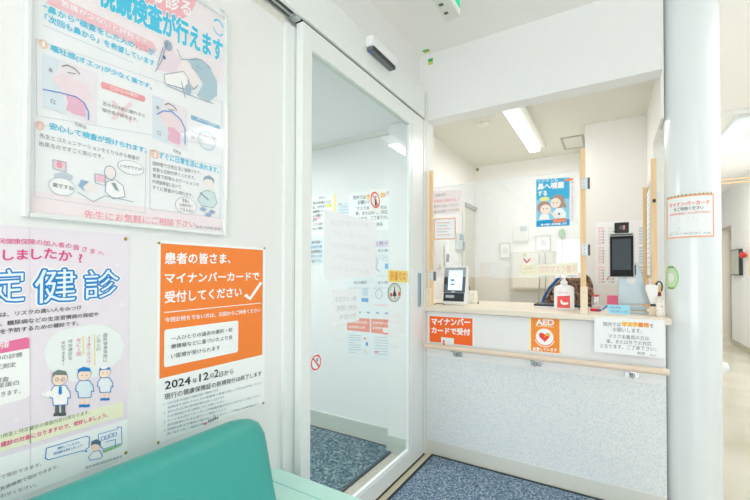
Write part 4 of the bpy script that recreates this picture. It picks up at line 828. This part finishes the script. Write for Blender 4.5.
# right hand screen terminal
t = thing('face_terminal', (.12, 2.85, ZC), 'tall screen terminal with top camera on a tilted grey stand by the column', 'terminal')
yT = 2.72; FT = Flat(1, yT, -1)
def FX(px, py): return FT.uv(px, py)
A_ = FX(609.3, 233.5); B_ = FX(633.2, 277.5)
g = G(); g.box(A_[0], B_[0]+.008, yT, yT+.028, B_[1], A_[1], M((206, 210, 208), .3, .02, 30, .4), bev=.006); TB = link('tablet_body', g, t, True)
g = G(); g.box(A_[0]+.003, B_[0]+.002, yT-.003, yT-.0002, B_[1]+.005, A_[1]-.018, M((14, 18, 20), .4, .02, 30, 0, .15), bev=.001); link('bezel', g, TB)
g = G(); g.box(A_[0]+.014, B_[0]-.010, yT-.0045, yT-.0031, B_[1]+.045, A_[1]-.036, M((62, 74, 80), .35, .02, 30, 0, .2)); link('screen', g, TB)
g = G(); g.box(A_[0]+.006, B_[0]-.002, yT-.003, yT-.0002, A_[1]-.014, A_[1]-.006, M((60, 66, 70), .3)); link('speaker_bar', g, TB)
a = FX(614.3, 222.8); b = FX(629, 232.3)
g = G(); g.box(a[0], b[0], yT-.002, yT+.03, b[1], a[1], M((26, 30, 32), .4), bev=.004); CH = link('camera_housing', g, t, True)
g = G(); zz = (a[1]+b[1])/2; g.cyl(((a[0]+.035), yT-.005, zz), ((a[0]+.035), yT-.0021, zz), .011, M((90, 100, 104), .15), 20); g.box(b[0]-.03, b[0]-.02, yT-.005, yT-.0021, zz-.012, zz+.012, M((236, 150, 150), .4)); link('camera_lens', g, CH)
FS = Flat(1, yT+.05, -1)
P = [FS.uv(618.5, 275), FS.uv(637, 262), FS.uv(650, 300), FS.uv(650, 304), FS.uv(618, 304)]
STND = M((176, 194, 200), .35, .02, 30, .2)
g = G(); g.prism(P, 1, yT+.042, yT+.052, STND, bev=.002); link('stand_plate', g, t)
g = G(); q = FS.uv(650, 300); u_ = FS.uv(618, 304)[0]; g.box(u_-.02, q[0]-.012, yT-.06, yT+.10, ZC, ZC+.012, STND, bev=.002); g.box(u_-.01, q[0]-.02, yT-.057, yT-.045, ZC+.0121, ZC+.014, M((246, 214, 120), .5)); g.box(u_, q[0]-.02, yT+.03, yT+.06, ZC+.0121, ZC+.04, STND); link('base_plate', g, t)
g = G(); a = FS.uv(629, 280); g.cyl((a[0]+.01, yT+.0285, a[1]), (a[0]+.01, yT+.0418, a[1]), .024, M((226, 230, 230), .3), 20); g.box(B_[0]+.008, B_[0]+.014, yT+.005, yT+.02, 1.24, 1.30, BLACK, bev=.001); link('mount', g, t)

# calendar and other stuff on the pier wall
PW = Flat(1, 3.53, -1)
a = PW.uv(595.5, 222.5); b = PW.uv(646, 285)
t, k = sheet('year_calendar', PW, None, 'large white year calendar with pink and blue months on the office wall', 'calendar', M((246, 247, 248), .6), uvs=[(a[0], a[1]), (b[0], a[1]), (b[0], b[1]), (a[0], b[1])])
for cx_, col in ((598, (246, 204, 200)), (608, (226, 226, 230)), (639, (180, 212, 236))):
    for r in range(3):
        y = 229+r*19.5; k.rect((cx_, y-1.2), (cx_+6, y), col, 0, 'month_heading')
        for j in range(5): 
            for ii in range(3): k.rect((cx_+.3+ii*2.1, y+1.4+j*2.9), (cx_+1.9+ii*2.1, y+3.2+j*2.9), col if ii < 2 else (176, 180, 190), 0, 'day_numbers')
k.line([(607, 280), (608.6, 276.5)], .9, (232, 110, 100), 1, 'red_tick'); k.done()
SS = Flat(0, .2035, -1)
# hanging sheets on the side screen (clear of each other)
def sp(name, ya, yb, za, zb, label, cat, mat, rows, col):
    t = thing(name, (.2035, (ya+yb)/2, za), label, cat); g = G(); g.box(.2018, .2028, ya, yb, za, zb, mat); link('sheet', g, t)
    g = G()
    for i in range(rows):
        z = zb-.03-(zb-za-.05)*i/rows; g.box(.2011, .2015, ya+.012, yb-.02-.015*(i % 3), z-.006, z, col)
    link('print_lines', g, t)
sp('hanging_price_list', 2.82, 3.02, 1.24, 1.76, 'long white price list hanging between the right-hand wooden posts', 'notice', PAPER, 16, M((200, 208, 214), .6))
# clutter at the right end of the counter
t = thing('white_paper_bag', (.198, 2.62, ZC), 'crumpled white paper packet beside the screen terminal stand', 'packet')
g = G(); g.prism([(.164, 1.165), (.170, 1.186), (.196, 1.190), (.226, 1.182), (.220, 1.12), (.214, 1.082), (.190, 1.080), (.178, 1.12)], 1, 2.616, 2.632, M((246, 246, 246), .6), bev=.003); link('packet', g, t)
g = G(); g.prism([(.186, 1.068), (.214, 1.068), (.215, 1.0797), (.188, 1.0797)], 1, 2.614, 2.634, M((70, 72, 74), .5)); link('clip', g, t)
g = G(); g.prism([(.180, ZC), (.214, ZC), (.212, 1.0678), (.186, 1.0678)], 1, 2.616, 2.632, M((240, 226, 204), .5)); link('handle', g, t)
t = thing('floral_pot', (.225, 2.575, ZC), 'small floral patterned jar with red dots at the counter end by the column', 'jar')
FLP = speckle([(206, 90, 76), (244, 240, 232), (244, 240, 234), (240, 236, 228), (170, 150, 110)], 60, .4)
g = G(); g.lathe([(.015, 0), (.018, .006), (.018, .07), (.015, .084), (.015, .094)], (.227, 2.575, ZC), FLP, 28); link('jar', g, t, True)
g = G(); g.lathe([(.0155, .0945), (.0155, .103), (.006, .108)], (.227, 2.575, ZC), M((232, 226, 216), .4), 24); link('lid', g, t, True)
t = thing('key_charm', (.230, 2.66, 1.11), 'dark red and gold key charm hanging by the column', 'charm')
g = G(); g.tube([(.232+.014*math.cos(a), 2.662, 1.175+.030*math.sin(a)) for a in [i*math.pi/8 for i in range(16)]], .004, M((70, 74, 74), .4), closed=True); link('ring', g, t, True)
g = G(); g.box(.224, .240, 2.656, 2.666, 1.145, 1.185, M((220, 190, 130), .4), bev=.003); link('gold_tag', g, t); g = G(); g.box(.220, .241, 2.655, 2.667, 1.122, 1.1445, M((140, 40, 52), .4), bev=.004); link('red_tag', g, t)
def pbox(name, x0, x1, y0, y1, z0, z1, m, label, cat, lid=None):
    t = thing(name, ((x0+x1)/2, (y0+y1)/2, z0), label, cat); g = G(); g.box(x0, x1, y0, y1, z0, z1, m, bev=.003); link('body', g, t)
    if lid: g = G(); g.box(x0-.002, x1+.002, y0-.002, y1+.002, z1+.0003, z1+.008, lid, bev=.002); link('lid', g, t)
pbox('pink_box', -.02, .045, 2.96, 3.02, ZC, ZC+.085, M((236, 110, 150), .5), 'pink box standing on the counter behind the blue card', 'box')
pbox('clear_case', -.112, -.065, 3.0, 3.06, ZC, ZC+.075, glass((.95, .97, .97), .25), 'clear plastic case with a red lid beside the middle post', 'case', M((218, 60, 52), .4))
t = thing('red_pen', (-.07, 2.70, ZC), 'red marker with blue tip lying near the middle post', 'pen')
g = G(); g.cyl((-.105, 2.70, ZC+.009), (-.060, 2.69, ZC+.009), .009, M((216, 50, 76), .4), 14); link('barrel', g, t, True); g = G(); g.cyl((-.0598, 2.69, ZC+.009), (-.045, 2.687, ZC+.009), .008, M((44, 90, 170), .4), 14, .004); link('tip', g, t, True)
g = G(); g.cyl((-.04, 2.78, ZC+.007), (-.02, 2.80, ZC+.028), .006, M((50, 140, 210), .4), 12); tag(link('blue_cap', g, smooth=True), 'small blue cap between the red marker and the pink box', 'clip')  # small loose blue cap, leaning

# ================================================================== OFFICE BACK WALL
OBk = Flat(1, 4.31, -1)
def framed(px, label, pic, fm=M((214, 210, 196), .5)):  # solid frames added in place of reflections in the acrylic screen
    a = OBk.uv(*px[0]); b = OBk.uv(*px[1]); t = thing('reflection_frame', ((a[0]+b[0])/2, 4.30, b[1]), label, 'picture')
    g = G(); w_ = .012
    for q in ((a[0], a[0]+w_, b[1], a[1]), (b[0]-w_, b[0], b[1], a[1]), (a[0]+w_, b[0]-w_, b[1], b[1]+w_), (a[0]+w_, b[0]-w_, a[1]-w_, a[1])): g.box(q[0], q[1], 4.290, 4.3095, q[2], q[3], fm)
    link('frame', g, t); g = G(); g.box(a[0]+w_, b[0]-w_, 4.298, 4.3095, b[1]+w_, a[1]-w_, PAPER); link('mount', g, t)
    cx_ = (a[0]+b[0])/2; cz = (a[1]+b[1])/2; g = G(); g.box(cx_-.025, cx_+.025, 4.2970, 4.2978, cz-.03, cz+.03, pic); link('picture', g, t)  # inner panel of the reflection stand-in, not a real picture
framed(((500, 243), (511, 258)), 'small pale frame standing in for a screen reflection, leftmost and lowest', M((230, 228, 218), .5))
framed(((535.5, 235.5), (551, 251)), 'pale frame standing in for a screen reflection, below the blue poster', M((228, 230, 226), .5), M((206, 212, 204), .5))
a = OBk.uv(514, 225.5); b = OBk.uv(529, 241)
t = thing('wall_controller', ((a[0]+b[0])/2, 4.29, b[1]), 'white wall control panel on the office back wall left of the larger reflection stand-in frame', 'control panel')
g = G(); g.box(a[0], b[0], 4.27, 4.3095, b[1], a[1], M((234, 234, 226), .4), bev=.004); link('body', g, t); g = G(); g.box(a[0]+.07, b[0]-.012, 4.267, 4.2698, a[1]-.07, a[1]-.02, M((176, 186, 196), .4)); link('display', g, t)
a = OBk.uv(513, 252.5); b = OBk.uv(557, 290)
t = thing('wall_cabinet', ((a[0]+b[0])/2, 4.25, b[1]), 'shallow cream wall cabinet behind the lower screen', 'cabinet')
g = G(); g.box(a[0], b[0], 4.20, 4.3095, b[1], a[1], M((224, 218, 200), .5), bev=.004); link('body', g, t); g = G(); g.box(a[0]+.02, b[0]-.02, 4.192, 4.1998, b[1]+.02, a[1]-.02, M((236, 232, 218), .5), bev=.002); link('door', g, t)
for px, label in ((541, 'left thin grey cable hanging down the office wall by the cream cabinet'), (547, 'right thin grey cable hanging down the office wall by the cream cabinet')):
    a = OBk.uv(px, 262)[0]; g = G(); g.tube([(a, 4.17, 1.45), (a+.008, 4.165, 1.25), (a-.002, 4.17, 1.02), (a+.004, 4.17, .80)], .005, M((170, 168, 158), .5)); tag(link('cable', g, smooth=True), label, 'cable')
t = thing('hanging_garland', (-.417, 4.29, 1.36), 'thin green garland ornament hanging on the office back wall', 'garland')
g = G(); g.tube([(-.417, 4.29, 1.66), (-.414, 4.29, 1.5), (-.419, 4.29, 1.36)], .004, M((150, 180, 150), .6)); link('string', g, t)
g = G(); g.prism([(-.44, 1.69), (-.40, 1.70), (-.385, 1.66), (-.40, 1.60), (-.43, 1.61), (-.45, 1.65)], 1, 4.28, 4.30, M((150, 196, 140), .6), bev=.003); link('ornament', g, t)
# office door on the left wall
g = G(); g.box(-1.3199, -1.312, 3.90, 4.308, 0, 1.95, M((212, 205, 186), .5)); d = struct('door_3', g)
g = G(); g.box(-1.3119, -1.300, 3.885, 3.925, 0, 1.99, M((232, 228, 214), .5)); g.box(-1.3119, -1.285, 3.925, 4.305, 1.95, 1.99, M((150, 148, 134), .5)); link('door_frame', g, d)
g = G(); g.box(-1.3119, -1.305, 4.10, 4.12, 1.0, 1.1, M((120, 120, 112), .4)); link('door_handle', g, d)
OL = Flat(0, -1.32, 1)
t = thing('wall_phone', (-1.30, 3.77, 1.48), 'grey wall intercom on the office left wall', 'intercom')
g = G(); g.box(-1.3195, -1.29, 3.68, 3.86, 1.48, 1.65, M((206, 214, 214), .4), bev=.006); link('body', g, t); g = G(); g.box(-1.29, -1.283, 3.74, 3.85, 1.58, 1.64, M((118, 140, 146), .3)); link('display', g, t); g = G(); g.box(-1.29, -1.27, 3.82, 3.85, 1.48, 1.57, M((130, 146, 152), .4), bev=.004); link('handset', g, t)
t, k = sheet('wall_duty_list', OL, [(437, 236), (449, 237), (449, 262), (437, 262)], 'white printed list on the office left wall beside the intercom', 'notice')
for i in range(8): k.line([(438.5, 239+i*2.6), (447, 239.2+i*2.6)], .5, (200, 200, 200), 0, 'table_rows')
k.done()
t, k = sheet('wall_schedule', OL, [(446, 254), (455, 254.5), (455, 275), (446, 275.5)], 'small white schedule lower on the office left wall', 'notice', M((240, 242, 240), .6))
k.line([(447.5, 257), (453.5, 257.2), (453.5, 270), (447.5, 270)], .5, (170, 190, 180), 0, 'table_rows', True); k.done()
t = thing('hanging_scarf', (-1.28, 3.2, 1.2), 'pale draped cloth hanging on the office wall behind the left post', 'cloth')
g = G(); P = []
for i in range(9): P.append((3.08+.03*i, 1.62-.012*i+.008*math.sin(i*1.7)))
P += [(3.31, 1.30), (3.25, 1.28), (3.20, 1.34), (3.14, 1.27), (3.09, 1.30)]
g.prism(P, 0, -1.318, -1.285, M((226, 222, 212), .8), bev=.004); link('cloth', g, t, True); g = G(); g.prism([(3.28, 1.48), (3.30, 1.50), (3.32, 1.28), (3.28, 1.28)], 0, -1.284, -1.28, M((176, 160, 146), .8)); link('dark_fold', g, t)

# ================================================================== COLUMN NOTICES
CO = Round(CX, CYc, CR)
tl = CO.uv(667.0, 199.0); tr = CO.uv(713.4, 194.2); br = CO.uv(714.6, 235.6); bl_ = CO.uv(668.2, 239)
t, k = sheet('column_notice', CO, None, 'orange-bordered マイナンバーカード notice taped round the column', 'notice', M((245, 250, 251), .6, .01), uvs=[tl, (tr[0], tl[1]), (tr[0], bl_[1]), (tl[0], bl_[1])])
u0_, u1_, zt, zb = tl[0], tr[0], tl[1], bl_[1]; W_ = u1_-u0_; H_ = zt-zb
OB = (250, 176, 128); bw = .0065
for q in ((u0_, u1_, zt-bw, zt), (u0_, u1_, zb, zb+bw), (u0_, u0_+bw, zb+bw, zt-bw), (u1_-bw, u1_, zb+bw, zt-bw)): k.uvrect(*q, OB, 0, 'orange_border')
def ct(tx, fu0, fu1, fv, fh, col, off=.0):
    vs, fs = thick(*glyphs(tx, 0), off); xa = min(v[0] for v in vs); xb = max(v[0] for v in vs); ya = min(v[1] for v in vs); yb = max(v[1] for v in vs)
    k.put('lettering', [(u0_+W_*(fu0+(fu1-fu0)*(x-xa)/(xb-xa)), zb+H_*(fv+fh*(y-ya)/(yb-ya)), dz) for x, y, dz in vs], fs, col, 2)
ct('マイナンバーカード', .10, .90, .76, .10, (244, 134, 110), .03); ct('をご利用ください', .22, .78, .645, .085, (120, 116, 116), .02); ct('※保険証利用登録はこちらの受付で出来ます', .09, .92, .555, .05, (244, 150, 130), .01)
ct('保険証として利用するには事前の登録が必要です', .08, .72, .075, .045, (170, 180, 190)); ct('厚生労働省', .78, .92, .08, .035, (150, 160, 170)); ct('マイナポータルから登録', .08, .3, .13, .03, (170, 180, 190))
for fu, fv, col in ((.33, .44, (248, 170, 120)), (.60, .46, (244, 140, 150)), (.67, .38, (120, 200, 160)), (.66, .28, (250, 170, 130)), (.33, .22, (90, 150, 210)), (.26, .34, (150, 210, 180))): k.uvrect(u0_+W_*fu-.0015, u0_+W_*fu+.0015, zb+H_*fv-.0015, zb+H_*fv+.0015, col, 1, 'confetti')
n = 26
for i in range(n): k.uvrect(u0_+W_*i/n, u0_+W_*(i+.62)/n, zt-.0005, zt+.0065, (110, 108, 74) if i % 2 == 0 else (226, 216, 150), 1, 'washi_tape')
k.done()
c = CO.uv(671, 277.5); t = thing('green_round_sticker', CO.xyz(c[0], c[1], 0), 'round pale green sticker on the column just above the counter end', 'sticker')
k = Ink(CO, t, .0005)
def disc(rx, rz, col, lay, name): k.poly(None, col, lay, name, [(c[0]+rx*math.cos(math.radians(i*15)), c[1]+rz*math.sin(math.radians(i*15))) for i in range(24)])
e = .056; disc(e*.86, .072, (240, 246, 240), 0, 'disc'); disc(e*.80, .067, (176, 222, 160), 1, 'green_ring'); disc(e*.66, .054, (206, 232, 192), 2, 'disc'); disc(e*.34, .026, (238, 244, 236), 3, 'white_centre'); k.uvrect(c[0]-.02, c[0]+.02, c[1]-.060, c[1]-.054, (110, 150, 110), 4, 'writing_band'); k.uvrect(c[0]-.018, c[0]+.018, c[1]+.052, c[1]+.058, (110, 150, 110), 4, 'writing_band')
k.done()

# ================================================================== CORRIDOR THINGS
t = thing('wall_mirror', (1.83, 8.78, 1.24), 'rectangular dark-edged mirror on the corridor wall right of the column', 'mirror')
g = G(); g.box(1.80, 1.849, 8.50, 9.02, 1.22, 1.66, M((52, 58, 56), .4), bev=.004); link('frame', g, t)
g = G(); g.box(1.796, 1.7998, 8.52, 9.00, 1.24, 1.64, M((186, 192, 176), .5, .1, 3)); link('glass', g, t)
g = G(); g.box(1.793, 1.7958, 8.93, 8.96, 1.25, 1.63, M((150, 164, 164), .3)); link('left_edge', g, t)
t = thing('red_wall_ornament', (1.83, 8.1, 1.3), 'red flower ornament with a hanging cream tag on the corridor wall', 'ornament')
g = G(); g.lathe([(.002, -.05), (.06, -.03), (.11, 0), (.05, .05), (.002, .06)], (1.80, 8.28, 1.54), M((208, 44, 44), .5), 10, .4, 1.3); link('flower', g, t)
g = G(); g.box(1.82, 1.849, 7.94, 8.08, 1.22, 1.56, M((236, 214, 180), .6), bev=.004); link('tag', g, t)
g = G(); TAN = M((226, 196, 150), .5)
t = thing('wooden_door_rail', (1.1, 4.0, 1.96), 'pair of thin wooden rails spanning the corridor high up right of the column', 'rail')
for z in (1.985, 1.957): g = G(); g.box(.3405, 1.8495, 3.99, 4.01, z-.005, z+.006, TAN); link('rail', g, t)

# ================================================================== BENCH
TEAL = bumpy((64, 166, 158), .35, 22, .38, .03)
MINT = bumpy((196, 240, 231), .25, 22, .4, .02)
t = thing('waiting_bench', (-.9, .3, 0), 'teal vinyl waiting bench with a pale mint seat along the poster wall', 'bench')
g = G(); yE = .90
bp = [(-.965, .45), (-.880, .45), (-.912, .62), (-.938, .755), (-.948, .782), (-.968, .797), (-.990, .797), (-1.010, .785), (-1.018, .760), (-1.000, .62)]
b = bmesh.new()
rings = []
ys = [(-1.2, 0, 0), (yE-.13, 0, 0), (yE-.09, .003, .006), (yE-.055, .007, .016), (yE-.028, .012, .033), (yE-.010, .018, .056), (yE, .026, .092)]
cxm = -.955; czm = .60
for y, sx, sz in ys:
    rings.append([b.verts.new((x+(-1 if x > cxm+.02*(0) else 1)*0+(cxm-(z-.6)*.25-x)*min(1, sx/.05), y, z-(sz if z > .7 else sz*.6 if z > .6 else 0)*(1 if z > .6 else 0))) for x, z in bp])
for i in range(len(rings)-1):
    for j in range(len(bp)): b.faces.new((rings[i][j], rings[i][(j+1) % len(bp)], rings[i+1][(j+1) % len(bp)], rings[i+1][j]))
b.faces.new(rings[-1]); b.faces.new(rings[0][::-1])
g.bm(b, TEAL); link('backrest', g, t, True)
g = G(); g.box(-1.150, -.52, -1.2, 1.120, .375, .475, MINT, bev=.018, seg=4); link('seat', g, t, True)
g = G(); g.tube([(-1.12, 1.03, .4755), (-.55, 1.03, .4755)], .0016, M((150, 214, 200), .5), 6); link('seat_seam', g, t)
g = G(); g.box(-1.10, -.55, -1.15, 1.08, .34, .3745, M((90, 96, 98), .5)); link('seat_frame', g, t)
for x in (-1.06, -.56):
    for y in (-1.1, 1.03): g = G(); g.cyl((x, y, .0005), (x, y, .34), .018, CHROME); link('leg', g, t, True)
bpy.context.view_layer.update()
